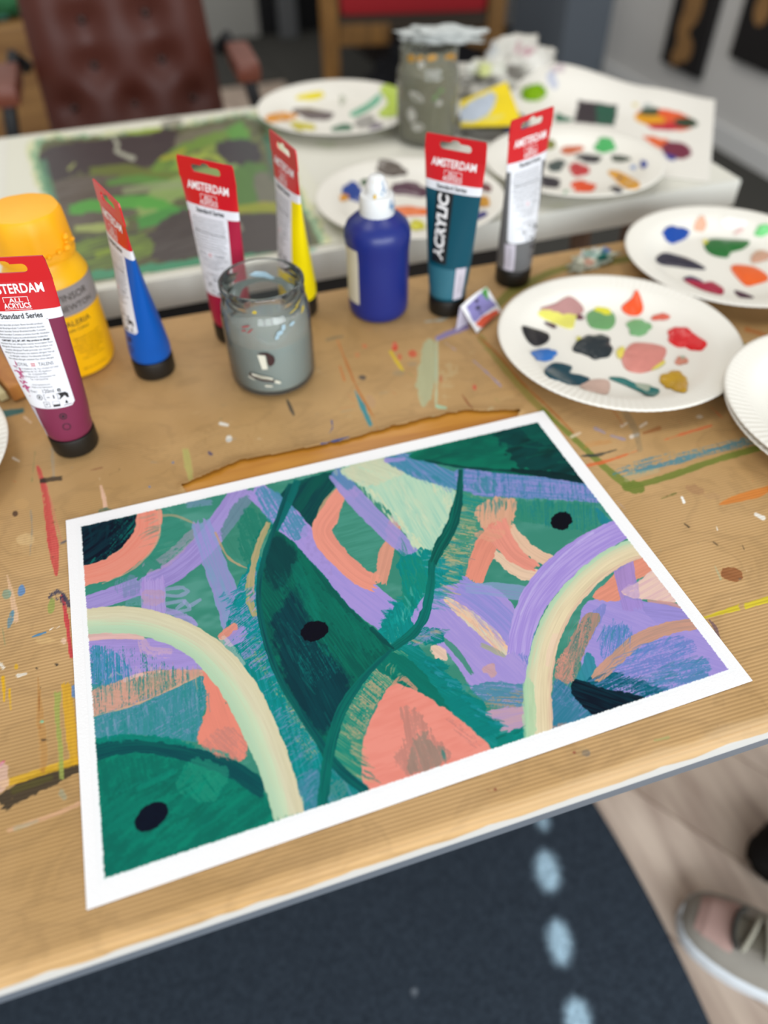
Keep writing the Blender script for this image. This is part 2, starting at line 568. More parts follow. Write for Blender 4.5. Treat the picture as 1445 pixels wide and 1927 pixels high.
S(D_(216, 415, 450, 348, 700, 235, 780, 195), 3, 'd9ab8c', .8, dry=.3)
P(D_(780, 165, 850, 165, 895, 240, 910, 330, 970, 440, 1020, 575, 985, 650, 900, 600, 780, 575, 755, 520, 790, 430, 806, 320), 'e78a76', 1, 5, ang=70, col2='df8673')
P(D_(780, 560, 900, 470, 1010, 540, 985, 650, 880, 600), 'c98579', .7, 7, ang=45, dry=.45)
# --- green dome lower left
P(D_(228, 580, 400, 540, 600, 560, 800, 620, 960, 680, 1060, 760, 1120, 850, 1180, 1000, 260, 1290, 250, 900), '067562', 1, 3, ang=-35, col2='0a8169', fb=.1)
P(D_(240, 900, 700, 700, 1150, 960, 270, 1280), '04695a', .7, 20, ang=-35, dry=.5, fb=.09)
P(D_(240, 650, 640, 640, 700, 720, 420, 810, 250, 800), '066a5c', .6, 12, ang=80, dry=.42)
S(D_(225, 560, 400, 540, 600, 555, 700, 580), [24, 22, 20, 14], '0d8272', .9, dry=.35, edge=5)
S(D_(225, 605, 330, 580, 480, 575, 640, 600, 800, 640, 960, 705, 1110, 810), [34, 27, 24, 26, 32, 34, 34], '07484e', .92, dry=.16, col2='0a5a56', edge=4)
P(D_(730, 640, 915, 700, 830, 860, 650, 790), '4a9a7c', .55, 8, ang=55, dry=.35)
S(D_(440, 800, 640, 700), 12, '2e9078', .45, dry=.4)
# --- central teal ground left of the leaf
P(N_(462, 1075, 492, 1050, 486, 1130, 500, 1220, 540, 1320, 610, 1425, 612, 1520, 560, 1540, 520, 1400, 470, 1290, 420, 1235, 430, 1170), '18807b', 1, 5, ang=75, col2='2c8f92', fb=.3)
P(N_(430, 1150, 480, 1080, 495, 1180, 505, 1240, 470, 1260), '9a93cb', .8, 6, ang=-40, dry=.55, fb=.5)
P(N_(445, 1130, 490, 1090, 497, 1200, 470, 1210), '0f8f92', .8, 6, ang=-35, dry=.5, fb=.5)
P(N_(495, 1300, 570, 1350, 600, 1430, 590, 1500, 560, 1480, 530, 1380), '7f93b6', .75, 6, ang=-30, dry=.62, fb=.4)
P(N_(480, 1230, 510, 1240, 535, 1310, 500, 1290), 'a2a983', .7, 6, ang=60, dry=.6)
P(N_(535, 1290, 555, 1320, 600, 1395, 580, 1430, 548, 1370), 'b4ad86', .75, 4, ang=48, dry=.6, fb=.8)
P(A_(860, 1220, 945, 1150, 965, 1190, 900, 1240), COR, .95, 2, ang=-40)
P(A_(900, 1240, 1000, 1160, 1010, 1230, 930, 1270), 'a893d3', .9, 4, ang=-40, dry=.3)
S(A_(1130, 620, 1085, 720, 1045, 860, 1030, 980, 1035, 1050, 1060, 1120), [8, 11, 12, 17, 14, 8], 'a89f70', .95, dry=.25, col2='bda47a', edge=3)
# cream arch, left
S(N_(150, 1171, 245, 1169, 315, 1186, 375, 1216, 424, 1262, 462, 1318, 494, 1385, 520, 1450, 545, 1536), [47, 50, 52, 55, 62, 66, 63, 60, 58], MNT, 1,
  across=[(-1, 'd6cba8'), (-.25, 'd8d1b2'), (.25, 'c6d6b4'), (.65, 'b8d1b2'), (1, 'b3cdad')], edge=3, vary=.06)
P(D_(1170, 700, 1290, 800, 1310, 880, 1240, 960, 1150, 950), 'cfceae', .6, 3, ang=70, dry=.3)
S(D_(880, 0, 940, 80, 1000, 150), [14, 20, 10], 'e0d2c2', .5, dry=.45)
# --- top middle: lilac band, dark strip, coral chevron
P(N_(545, 915, 640, 890, 604, 955, 580, 1005, 540, 985, 520, 960), '0a564d', 1, 2, ang=-55, col2='0c4447', fb=.2)
S(N_(650, 915, 615, 945, 596, 985), [12, 12, 8], 'b99b78', .9, dry=.3)
S(N_(476, 922, 530, 968, 585, 1035, 640, 1090, 690, 1130, 735, 1165), [36, 50, 56, 60, 66, 62], LIL, 1, dry=.04, col2='a08fd0', edge=2)
P(A_(1060, 470, 1130, 440, 1240, 540, 1330, 660, 1280, 720, 1190, 660, 1120, 600), '4d8fac', .85, 6, ang=60, dry=.42, fb=.35)
P(A_(1330, 640, 1440, 800, 1445, 900, 1300, 720), LIL, .8, 3)
S(N_(560, 905, 542, 950, 522, 990, 512, 1010), [14, 16, 15, 8], '0d6a66', .95, dry=.1, edge=2)
S(N_(660, 918, 629, 960, 606, 1004, 640, 1052, 678, 1085, 708, 1100), [38, 40, 38, 36, 36, 34], 'e99682', 1, dry=.05, edge=2.5)
S(N_(712, 1098, 724, 1052, 740, 1000, 752, 975), [32, 28, 28, 20], 'e79a82', .92, dry=.22, edge=3)
P(N_(655, 935, 690, 975, 728, 1008, 712, 1040, 704, 1080, 665, 1050, 634, 1002), '478a76', 1, 2, ang=-15, col2='4f9380')
S(N_(628, 890, 668, 938, 718, 990, 772, 1040, 790, 1055), [26, 34, 34, 30, 22], '9890cd', .93, dry=.08, col2='a393d2', edge=2)
S(N_(632, 884, 662, 920), [28, 20], '4f86ac', .7, dry=.35)
S(N_(740, 990, 748, 960), [20, 12], 'c096b4', .55, dry=.3)
P(N_(645, 884, 728, 864, 776, 896, 830, 910, 856, 930, 848, 970, 812, 1036, 786, 1034, 758, 1000, 730, 962, 690, 926, 664, 906), 'b9d5b9', 1, 5, ang=60, col2='a3ccb6', fb=.35)
P(N_(645, 884, 728, 864, 760, 890, 700, 915, 664, 906), 'd3d3b2', .8, 5, ang=20, dry=.3)
P(N_(700, 920, 760, 985, 800, 1034, 780, 1030, 730, 962, 692, 928), 'd9dcb6', .8, 5, ang=60, dry=.45)
P(N_(810, 905, 858, 925, 850, 960, 820, 930), 'dcdcb8', .7, 5, ang=80, dry=.45)
# --- band under the upper dome, right-hand field
P(N_(725, 866, 775, 855, 830, 880, 880, 900, 880, 925, 830, 915, 770, 895), '4b88a8', .95, 4, ang=35, col2='7d8dc2', fb=.4)
S(N_(727, 868, 760, 866), [10, 6], 'a893d3', .8)
P(N_(862, 885, 990, 890, 1095, 905, 1130, 945, 1050, 942, 960, 938, 880, 930), '8f8dca', 1, 3, ang=4, col2='5f86b4', fb=.5)
P(N_(862, 885, 990, 890, 1095, 905, 1130, 945, 960, 938, 880, 930), '3c7fa4', .75, 4, ang=85, dry=.6, fb=.5)
P(N_(900, 900, 930, 905, 930, 930, 885, 922), '3e8796', .7, 4, ang=60, dry=.4)
P(N_(880, 942, 1040, 945, 1120, 955, 1145, 1000, 1100, 1000, 990, 985, 900, 960), '3a8770', .8, 6, ang=88, dry=.3, fb=.5)
P(N_(1000, 940, 1125, 945, 1120, 1000, 1010, 985), '2a7f86', .6, 8, ang=88, dry=.58, fb=.6)
P(N_(1120, 955, 1150, 985, 1150, 1012, 1135, 1000), '2f8394', .9, 3, ang=60)
P(N_(772, 857, 900, 820, 1018, 790, 1100, 895, 1096, 908, 1030, 900, 950, 893, 870, 882, 810, 872), '09604f', 1, 1.5, ang=-12, col2='0a7058', fb=.08)
P(N_(930, 815, 1015, 795, 1085, 880, 1080, 895, 980, 885, 955, 850), '08403f', .9, 12, ang=-20, col2='0a302f', fb=.06)
P(N_(980, 800, 1018, 795, 1045, 835, 1000, 830), '0b5a4e', .7, 6)
S(N_(960, 886, 1040, 896, 1105, 906), [8, 13, 14], '062c2c', .9, dry=.1)
S(N_(800, 868, 870, 881, 960, 888), [4, 5, 4], '0c3f3c', .8, dry=.25)
# --- tan and teal hatching, splash, coral forks
P(N_(870, 930, 915, 942, 930, 955, 898, 962, 905, 990, 890, 1008, 868, 1070, 860, 1105, 840, 1115, 822, 1080, 828, 1032, 850, 990), '4c8f74', 1, 4, ang=12, col2='2f8a80', fb=.5)
P(N_(850, 990, 900, 1000, 880, 1060, 830, 1060), 'c9b183', .85, 4, ang=12, dry=.55, fb=.6)
P(N_(870, 935, 920, 945, 900, 985, 860, 985), 'b9b183', .6, 4, ang=15, dry=.6, fb=.6)
P(N_(830, 1050, 870, 1070, 862, 1112, 822, 1120), '1f8f96', .8, 4, ang=10, dry=.4, fb=.6)
S(B_(1115, 640, 1170, 730, 1250, 795, 1345, 840), [14, 20, 26, 22], 'ecc0a2', .95, dry=.18, edge=4, fb=.6)
S(B_(1005, 765, 1080, 830, 1170, 885, 1275, 905), [12, 20, 26, 24], 'eec7aa', .95, dry=.18, edge=4, fb=.6)
P(B_(930, 560, 1000, 505, 1080, 498, 1140, 520, 1125, 640, 1080, 700, 980, 670, 955, 620), 'dba283', .95, 6, ang=95, dry=.2, fb=.6, col2='e3a78a')
S(N_(940, 995, 912, 1035, 890, 1096), [38, 42, 36], 'e3907a', 1, dry=.06, edge=3)
S(B_(1030, 630, 1075, 720, 1140, 800, 1250, 865), [46, 40, 32, 16], 'e79582', 1, dry=.05, edge=3)
P(N_(905, 1000, 950, 1000, 930, 1020, 890, 1010), 'e3a184', .7, 4, ang=20, dry=.4)
P(N_(776, 1040, 806, 1034, 812, 1060, 830, 1076, 856, 1100, 836, 1118, 812, 1118, 806, 1150, 788, 1180, 764, 1205, 738, 1212, 712, 1192, 745, 1138, 762, 1122, 748, 1070, 748, 1058), '118884', 1, 5, ang=75, col2='1d7f78', fb=.5)
P(N_(760, 1060, 812, 1060, 805, 1130, 760, 1150), '2f8a74', .7, 8, ang=70, dry=.42)
P(N_(715, 1180, 745, 1140, 790, 1170, 738, 1212), '6fb0a0', .5, 5, ang=70, dry=.65, fb=.6)
# --- lilac tangle lower middle
P(N_(806, 1118, 862, 1098, 930, 1108, 970, 1150, 990, 1200, 988, 1330, 900, 1310, 850, 1240, 780, 1180, 780, 1150), 'a391d0', 1, 3, ang=45, col2='ab97d2')
S(N_(838, 1128, 880, 1160, 925, 1200, 955, 1230), [10, 26, 26, 14], 'eabb9c', 1, dry=.14, col2='d6cdb4', edge=3, fb=.6)
S(N_(905, 1215, 935, 1228, 950, 1238), [8, 12, 5], 'a9ab8c', .8, dry=.3)
S(N_(862, 1102, 915, 1140, 958, 1180, 1000, 1230), [40, 44, 46, 44], '9c8fd1', .95, dry=.12, col2='8d8ccc', edge=2)
S(N_(875, 1108, 940, 1112, 1005, 1122, 1040, 1128), [18, 28, 30, 24], '8d9fc8', .75, dry=.22, col2='9a90cf')
P(N_(968, 1180, 1010, 1190, 1000, 1245, 975, 1235), '5f83be', .7, 6, ang=70, dry=.5, fb=.6)
S(N_(830, 1200, 860, 1230, 888, 1270), [8, 12, 8], '4a8d78', .9)
P(N_(812, 1218, 836, 1222, 840, 1245, 818, 1240), 'edc6b0', .95, 3, ang=40)
P(N_(905, 1262, 930, 1250, 930, 1275), 'cfa19c', .8, 4, ang=30)
P(N_(892, 1292, 990, 1290, 990, 1340, 915, 1325), '4b8a9c', .85, 6, ang=5, dry=.35, fb=.6)
P(N_(915, 1318, 985, 1310, 985, 1338, 925, 1338), 'b09577', .75, 4, ang=3, dry=.5, fb=.6)
P(N_(915, 1340, 990, 1335, 990, 1385, 950, 1395, 920, 1370), 'c69dac', .95, 4, ang=-10, col2='b595c0')
P(N_(915, 1392, 985, 1372, 988, 1400, 920, 1415), '128074', .95, 4, ang=-8, dry=.25)
# teal dabs down the right of the coral dome
P(N_(700, 1235, 770, 1205, 800, 1230, 830, 1262, 868, 1300, 905, 1340, 940, 1372, 925, 1412, 880, 1385, 840, 1340, 790, 1290), '1a7d74', 1, 6, ang=30, col2='2c8a86', fb=.5)
for q in (N_(790, 1240, 835, 1245, 845, 1262, 800, 1272), N_(815, 1268, 860, 1280, 868, 1298, 830, 1302), N_(845, 1310, 905, 1318, 912, 1342, 860, 1345), N_(880, 1345, 935, 1358, 940, 1378, 890, 1385), N_(785, 1180, 832, 1190, 830, 1212, 790, 1210)):
    P(q, '17807a', .95, 5, ang=-20, dry=.2, fb=.6)
P(N_(770, 1192, 815, 1182, 820, 1200, 790, 1215, 760, 1215), 'a393d0', .6, 5, ang=-30, dry=.45)
# hatch band left of the dome
P(N_(735, 1225, 770, 1240, 742, 1290, 700, 1340, 685, 1400, 692, 1490, 640, 1455, 622, 1420, 640, 1345, 690, 1270), '2a8573', 1, 4, ang=35, col2='5c9677', fb=.5)
P(N_(720, 1250, 750, 1265, 705, 1330, 680, 1390, 650, 1390, 670, 1320), 'c7a983', .8, 5, ang=40, dry=.52, fb=.6)
P(N_(700, 1250, 740, 1230, 790, 1260, 845, 1335, 860, 1360, 800, 1320, 745, 1285), '0b7263', .95, 4, ang=40)
P(E_(500, 362, 585, 375, 700, 440, 830, 530, 930, 610, 1015, 705, 900, 745, 770, 790, 600, 845, 370, 925, 340, 850, 332, 740, 360, 600, 430, 450), 'ea9282', 1, 3, ang=-20, col2='e58a7a', fb=.12, vary=.05)
P(E_(530, 480, 620, 500, 690, 600, 770, 690, 790, 760, 590, 830, 510, 760, 560, 640), 'bf8578', .75, 9, ang=80, dry=.4, fb=.2)
P(E_(640, 620, 680, 600, 690, 660, 760, 690, 780, 760, 590, 820, 590, 690), '9a8577', .8, 7, ang=70, dry=.35, fb=.2)
P(E_(750, 690, 770, 720, 775, 755, 760, 750), '55867c', .9, 2)
P(E_(780, 530, 900, 620, 960, 690, 850, 640), 'c9837a', .6, 6, ang=35, dry=.55)
S(E_(500, 362, 545, 325, 620, 385), [8, 10, 6], 'd9957b', .8, dry=.4)
# bottom middle
P(N_(600, 1440, 640, 1450, 690, 1492, 560, 1545, 590, 1500), '1c7d78', 1, 4, ang=60, col2='5b8fa0', fb=.3)
P(N_(610, 1470, 650, 1470, 650, 1500, 620, 1510), '5f8f8a', .7, 6, ang=-40, dry=.45)
P(N_(556, 1480, 600, 1450, 598, 1520, 570, 1535), '4f86a0', .7, 6, ang=-50, dry=.4)
FR_(N_(668, 905, 700, 930, 735, 968, 762, 1000, 790, 1034), 62, 22, 5, ['c6dabb', 'd6dcb8', 'b6d2bb'], 60, .8, .2)
FR_(N_(720, 880, 760, 930, 800, 980), 60, 45, 5, ['d3dcbc', 'a7cdb8', 'c9dab8', 'dedcba'], 46, .45, .3)
FR_(N_(840, 925, 848, 960, 826, 1005), 120, 20, 4, ['d8dcba', 'c3d8b8'], 22, .6, .3)
FR_(N_(640, 886, 690, 868, 730, 864), 65, 26, 6, ['d6d2b2', 'cdd3b2'], 20, .6, .3)
FR_(N_(735, 868, 790, 895, 850, 915), 40, 26, 5, ['4b88a8', '6f93c0', '8b90c8', '3c8496'], 40, .6, .3)
FR_(N_(880, 905, 960, 912, 1040, 915, 1115, 925), 88, 26, 3, ['4f86b0', '9a8fd0', '3c8a94', 'a393d4', '5a80b8'], 110, .6, .35, 5)
FR_(N_(900, 945, 980, 945, 1060, 948, 1140, 965), 88, 36, 3.5, ['2b7f78', '2a8288', '3f8a78', '267a70'], 80, .6, .35, 4)
FR_(N_(860, 950, 850, 1000, 845, 1060, 840, 1100), 12, 44, 3.5, ['c9b081', '3a8f84', '2f8a90', 'b9ab7c', '5c967a', 'd3b48a'], 120, .75, .3, 8)
FR_(N_(800, 1050, 818, 1100, 812, 1140), 15, 46, 4, ['1f8f96', '35908c', '2a8f9a', '5fa0a8'], 50, .75, .3, 8)
FR_(N_(722, 1195, 742, 1150, 765, 1125), 200, 22, 4.5, ['158a86', '1d948f', '0f7f7c'], 40, .85, .2)
FR_(N_(738, 1180, 770, 1160, 790, 1120), 250, 36, 4, ['1a9490', '3aa59c', '0f827c', '5fb3a8', '0e756c'], 60, .6, .3, 14)
FR_(N_(760, 1045, 780, 1080, 775, 1110), 240, 36, 5, ['2f8a76', '14857f', '3f8f78'], 30, .6, .3, 16)
FR_(N_(440, 1120, 470, 1110, 500, 1140), 140, 32, 3, ['0f8a90', '9a93cb', '2f9a9c', '167a78', 'b0a0d4'], 70, .7, .3, 12)
FR_(N_(455, 1190, 490, 1210, 505, 1260, 530, 1310), 150, 34, 3.5, ['15807a', '9a93cb', '2a9096', 'a9ab84', '0f7a74'], 70, .6, .35, 14)
FR_(N_(520, 1330, 560, 1390, 590, 1440, 590, 1490), 140, 36, 4, ['1f807c', '6f90b0', '8f97c0', '157870', '4f8ea0'], 70, .55, .35, 14)
FR_(N_(548, 1300, 575, 1345, 598, 1390), 160, 26, 2.5, ['c3b48c', 'b9b08a', '2f8a7c'], 34, .8, .35, 10)
FR_(D_(215, 130, 300, 120, 380, 140), 87, 60, 3, ['2f86a8', '4f90b8', '7c90c8', '2b8890'], 46, .7, .35, 4)
FR_(D_(240, 280, 420, 220, 620, 180, 760, 180), 87, 44, 2.6, ['2c8583', 'c99a80', '3a8a84', '94a08c', 'dba890'], 110, .6, .35, 5)
FR_(D_(240, 440, 420, 400, 640, 330, 770, 300), 86, 46, 3.5, ['2b8484', '7f97b8', '4a8f9c', '9aa3c4', '3a8a8e'], 120, .5, .35, 8)
FR_(D_(300, 200, 480, 160, 700, 180), 85, 20, 3, ['dfb9c0', 'e6c3b8', 'b49cd0'], 40, .5, .4, 30)
FR_(D_(240, 560, 420, 535, 600, 545, 740, 580), -80, 9, 5, ['0d7a6c', '0f8474'], 46, .8, .2, 12)
FR_(D_(800, 580, 880, 610, 980, 640), 60, 16, 4, ['e38a78', 'd98674'], 26, .8, .25, 14)
FR_(D_(360, 820, 560, 760, 760, 760, 960, 900), 145, 70, 6, ['0c846c', '046253', '11876f', '2a9078'], 60, .35, .4, 12)
FR_(D_(300, 1000, 500, 1060, 760, 960), -35, 80, 6, ['0a7d68', '05604f', '0f8670'], 50, .35, .4, 10)
FR_(N_(800, 1245, 840, 1280, 880, 1320, 920, 1365), 22, 34, 5, ['17807a', '2a8c8c', '12746c', '3f93a0'], 70, .8, .25, 10)
FR_(N_(745, 1215, 790, 1200, 830, 1190), 15, 30, 4, ['17807a', '8f97c4', 'c3a58c', '3a8f80'], 36, .7, .3, 14)
FR_(N_(660, 1290, 650, 1350, 655, 1400, 680, 1460), 28, 40, 3.5, ['c9ab84', '2f8874', '5c9677', 'b9a97f', '1f7f70'], 100, .7, .3, 8)
FR_(N_(700, 1240, 740, 1255, 770, 1285), 110, 26, 4, ['4f9478', '0f7565', 'b3a67c'], 30, .6, .3, 14)
FR_(N_(900, 1300, 960, 1298, 990, 1310), 8, 34, 3, ['4b8a9c', '9a93c8', 'b09577', '5f93a0'], 50, .6, .35, 8)
FR_(N_(925, 1400, 960, 1385, 985, 1378), -15, 26, 4, ['128074', '2a9084', '0c6a60'], 26, .8, .25, 12)
FR_(N_(812, 1125, 880, 1150, 940, 1200), 48, 44, 4, ['b09cd8', '9c8fd1', 'a79ad6', '8f8fce'], 50, .4, .35, 8)
FR_(N_(850, 1140, 890, 1175, 930, 1215), 50, 30, 3, ['eec7ae', 'e2b094', 'd8d0ba'], 34, .6, .35, 8)
FR_(N_(785, 862, 880, 842, 980, 830, 1060, 860), -8, 80, 7, ['0b7058', '075a4c', '0a4a44', '0d7860'], 60, .35, .4, 8)
FR_(A_(170, 660, 300, 640, 400, 640), 125, 40, 5, ['1c2026', '163c44', '0f2a32'], 40, .6, .3, 20)
FR_(A_(470, 600, 560, 640, 640, 780), 160, 50, 4, ['5f9f8c', '3f8a76', '8fb09c'], 24, .35, .4, 8)
FR_(A_(900, 980, 940, 1050, 980, 1130), 150, 24, 3, ['6f9ab8', '0f8a8c', 'a79ad0'], 36, .7, .3, 12)
S(N_(150, 1171, 245, 1169, 315, 1186, 375, 1216, 424, 1262, 462, 1318, 494, 1385, 520, 1450, 545, 1536), [47, 50, 52, 55, 62, 66, 63, 60, 58], MNT, 1,
  across=[(-1, 'd6cba8'), (-.25, 'd8d1b2'), (.25, 'c6d6b4'), (.65, 'b8d1b2'), (1, 'b3cdad')], edge=3, vary=.06)
O(*D_(517, 940)[0], 37, 22, -38, '111c26', 1, 2)
O(1056, 981, 21, 17, -15, '14161c', 1, 3)
# --- the big dark leaf
P(N_(514, 1000, 545, 1015, 575, 1048, 610, 1085, 655, 1140, 700, 1185, 737, 1222, 705, 1250, 668, 1300, 635, 1365, 613, 1428, 590, 1390, 560, 1342, 530, 1292, 506, 1232, 491, 1150, 488, 1085, 498, 1040), '03594e', 1, 2, ang=55, col2='046b58', fb=.3)
P(N_(500, 1045, 520, 1010, 560, 1045, 530, 1110, 500, 1090), '063e42', .8, 6, ang=75, dry=.2, fb=.4, soft=8)
P(N_(515, 1180, 560, 1110, 600, 1210, 660, 1290, 625, 1375, 585, 1370, 535, 1280), '033f47', .92, 14, ang=62, dry=.2, fb=.35, col2='02363f', soft=14)
P(N_(570, 1080, 640, 1140, 715, 1215, 680, 1225, 600, 1150), '0a7460', .6, 10, ang=48, dry=.4, fb=.18)
P(N_(560, 1200, 620, 1210, 640, 1260, 580, 1290), '2a8078', .5, 8, ang=60, dry=.6, fb=.4)
S(N_(555, 1060, 580, 1130, 600, 1170), [20, 26, 14], '0f7a66', .5, dry=.45)
FR_(N_(520, 1060, 560, 1120, 620, 1180, 690, 1220), 60, 70, 4, ['0c7662', '02504a', '117c6a', '04594e'], 70, .4, .35, 8)
FR_(N_(520, 1150, 560, 1240, 600, 1310, 620, 1380), 64, 60, 4, ['023c44', '0a5a58', '034a4c', '1f7a70'], 70, .35, .35, 10)
O(592, 1189, 27, 18.5, -18, '15171d', 1, 2)
S(N_(546, 912, 524, 975, 502, 1035, 489, 1090, 488, 1140, 500, 1205, 525, 1275, 560, 1335, 600, 1395, 640, 1450, 690, 1492), [8, 9, 10, 10, 10, 12, 12, 13, 16, 18, 18], '08605a', .95, dry=.12, col2='0a4c50', edge=1.5)
S(N_(740, 1222, 690, 1270, 650, 1325, 628, 1380, 616, 1440, 606, 1520), [8, 14, 18, 20, 22, 20], '0a6d60', .95, dry=.12, col2='0b5b58', edge=2)
S(N_(867, 884, 864, 930, 852, 985, 828, 1030, 812, 1065), [9, 14, 22, 22, 14], '06504a', .98, dry=.06, col2='0b6a5a', edge=2)
S(N_(812, 1060, 810, 1110, 798, 1160, 775, 1195, 737, 1222), [12, 16, 18, 18, 14], '0c7366', .96, dry=.08, col2='0a6058', edge=2)
S(N_(700, 1185, 725, 1210, 740, 1222), [10, 8, 4], '0a4a48', .8)
# --- right: lilac arch, cream arch and what they enclose
P(C_(450, 1090, 620, 1050, 780, 1070, 990, 1110, 1240, 1440, 900, 1560, 700, 1620, 480, 1500, 430, 1350), '9f8fd0', 1, 2, ang=20, col2='a795d3')
P(C_(770, 1075, 985, 1105, 1060, 1190, 860, 1190), '9c8ed0', .9, 4, ang=5)
P(C_(560, 980, 640, 900, 790, 825, 840, 900, 730, 960, 640, 1065, 500, 1045), 'e5957d', 1, 3, ang=-30)
S(C_(660, 840, 680, 960, 720, 1110), [40, 38, 40], 'a58bcd', .9, dry=.14)
P(C_(655, 1015, 740, 965, 840, 908, 960, 1065, 800, 1060, 700, 1045), 'e7c6b6', 1, 2, ang=-30, col2='dcb4b4', fb=.5)
P(C_(655, 1015, 740, 965, 745, 1050), 'c3a4cc', .7, 4, dry=.3)
S(C_(800, 1066, 900, 1078, 985, 1100), [6, 7, 8], 'cf9a8c', .8, dry=.25)
P(C_(560, 1230, 700, 1210, 700, 1330, 560, 1420), '5f86c0', .85, 6, ang=100, dry=.48, fb=.6)
P(C_(440, 1290, 480, 1150, 560, 1080, 560, 1130, 470, 1300), '7d87c8', .7, 4, ang=100, dry=.35)
P(C_(640, 1380, 860, 1260, 1050, 1290, 1000, 1400, 800, 1450, 560, 1560, 560, 1450), '6e84c4', .8, 6, ang=-15, dry=.48, fb=.5)
P(C_(800, 1480, 980, 1390, 1130, 1390, 1100, 1480, 900, 1550, 760, 1580), '5588b4', .85, 6, ang=-10, dry=.45, fb=.5)
P(C_(430, 1430, 480, 1340, 520, 1420, 520, 1520, 420, 1510), '3c8a9a', .95, 4, ang=75, dry=.2)
P(C_(460, 1500, 600, 1450, 720, 1490, 880, 1545, 780, 1600, 520, 1560), '1c5f70', .92, 6, ang=-25, dry=.42, fb=.5)
S(C_(1060, 1190, 900, 1215, 740, 1280, 610, 1390, 510, 1490), [22, 24, 26, 27, 22], 'cc987f', .95, dry=.12, col2='b8907c', edge=3, fb=.5)
P(C_(455, 1145, 540, 1150, 480, 1290, 420, 1420, 390, 1500, 300, 1490, 330, 1370), 'b3887a', 1, 4, ang=105, col2='7f8a78', fb=.4)
P(C_(300, 1400, 370, 1330, 400, 1490, 330, 1500), 'd4917f', .8, 4, speck=.5)
P(C_(440, 1180, 500, 1180, 440, 1380, 400, 1480, 380, 1380), '4f7d78', .7, 4, ang=100, dry=.5, speck=.4)
P(C_(285, 1540, 310, 1490, 400, 1550, 480, 1620, 570, 1690, 400, 1740, 285, 1770), '3b7a92', 1, 3, ang=-50, col2='50809e', fb=.5)
P(C_(290, 1500, 400, 1560, 400, 1640, 300, 1600), '8a8cc4', .6, 4, ang=40, dry=.6, fb=.6)
P(C_(285, 1740, 360, 1720, 300, 1790), 'b58a80', .7, 3, dry=.35)
FR_(N_(960, 1190, 985, 1215, 1000, 1240), 78, 40, 3, ['6f80c8', '5f83be', '8f88cc', 'b0a2d8'], 40, .6, .35, 12)
FR_(C_(560, 1230, 640, 1210, 690, 1230), 100, 46, 3, ['4f86b4', '7c88cc', '3f8aa0'], 46, .7, .35, 7)
FR_(C_(620, 1420, 760, 1330, 900, 1300, 1040, 1310), 150, 44, 3.2, ['5f83c4', '8a87d0', '4a86b8', '7a90cc'], 80, .6, .35, 12)
FR_(C_(820, 1500, 980, 1420, 1120, 1400), 160, 48, 3.5, ['5088b4', '7a88c8', '3f8098'], 60, .6, .35, 12)
FR_(C_(470, 1510, 600, 1490, 740, 1530, 860, 1560), -25, 34, 4, ['1c5f6c', '2f7088', '155060', '5f80b0'], 70, .75, .3, 14)
FR_(C_(440, 1160, 420, 1280, 370, 1420), 108, 40, 3, ['5f8078', 'c08f7e', '7d8874', 'ce9a88'], 70, .65, .35, 10)
FR_(C_(300, 1560, 380, 1600, 460, 1660), -50, 40, 3, ['3b7a92', '6a8cb8', '2f6c84', '8a8fc4'], 50, .65, .35, 10)
P(C_(388, 1500, 430, 1492, 560, 1535, 790, 1592, 660, 1660, 545, 1705, 430, 1620, 384, 1555), '081f28', 1, 3, ang=20, col2='0a303a', fb=.3)
S(C_(720, 660, 590, 712, 430, 810, 290, 930, 180, 1070, 120, 1230, 100, 1350), [30, 46, 54, 56, 54, 46, 40], 'a58ed4', 1, dry=.05, col2='b6a2dc', edge=2, fb=.5)
S(C_(500, 700, 400, 770, 280, 880, 180, 1000, 110, 1140), 4, 'c6b8e6', .6, dry=.3)
S(C_(770, 780, 690, 800, 560, 870, 430, 985, 330, 1110, 262, 1250, 222, 1400, 205, 1550, 210, 1700, 215, 1800), [38, 40, 42, 44, 46, 48, 50, 52, 52, 50], CRM, 1,
  across=[(-1, 'dcb9a0'), (-.6, 'e0cda8'), (.1, 'e2d2ae'), (.55, 'd2d0ae'), (.85, 'b4d0ae'), (1, 'aecdac')], edge=2.5, fb=.45, vary=.09)
S(C_(300, 1240, 270, 1340, 255, 1420), [10, 12, 8], 'eccbb4', .6, dry=.35)
P(N_(985, 1290, 1004, 1290, 1006, 1390, 985, 1395), 'aed3a8', .7, 3, ang=88, dry=.3)
# masked edge: everything past the taped rectangle is bare paper, with a slightly torn line
e = 0.0011
nE = lambda t, s_: (fbm(t * 420, t * 0 + 3, s_, 2) - .5) * e * 2.4
inn = np.minimum(np.minimum(UU - nE(VV, 3), 1 - UU + nE(VV, 5)) * 1.35, np.minimum(VV - nE(UU, 7), 1 - VV + nE(UU, 9)))
keep_m = np.clip(inn / 0.0012 + .5, 0, 1).ravel()[:, None]
cv.c = cv.c * keep_m + hx('f9f8f8') * (1 - keep_m)
hmap = (cv.h * keep_m[:, 0]).reshape(ny, nx)
PTS[..., 2] = TZ + 0.0011 + hmap * 0.000035

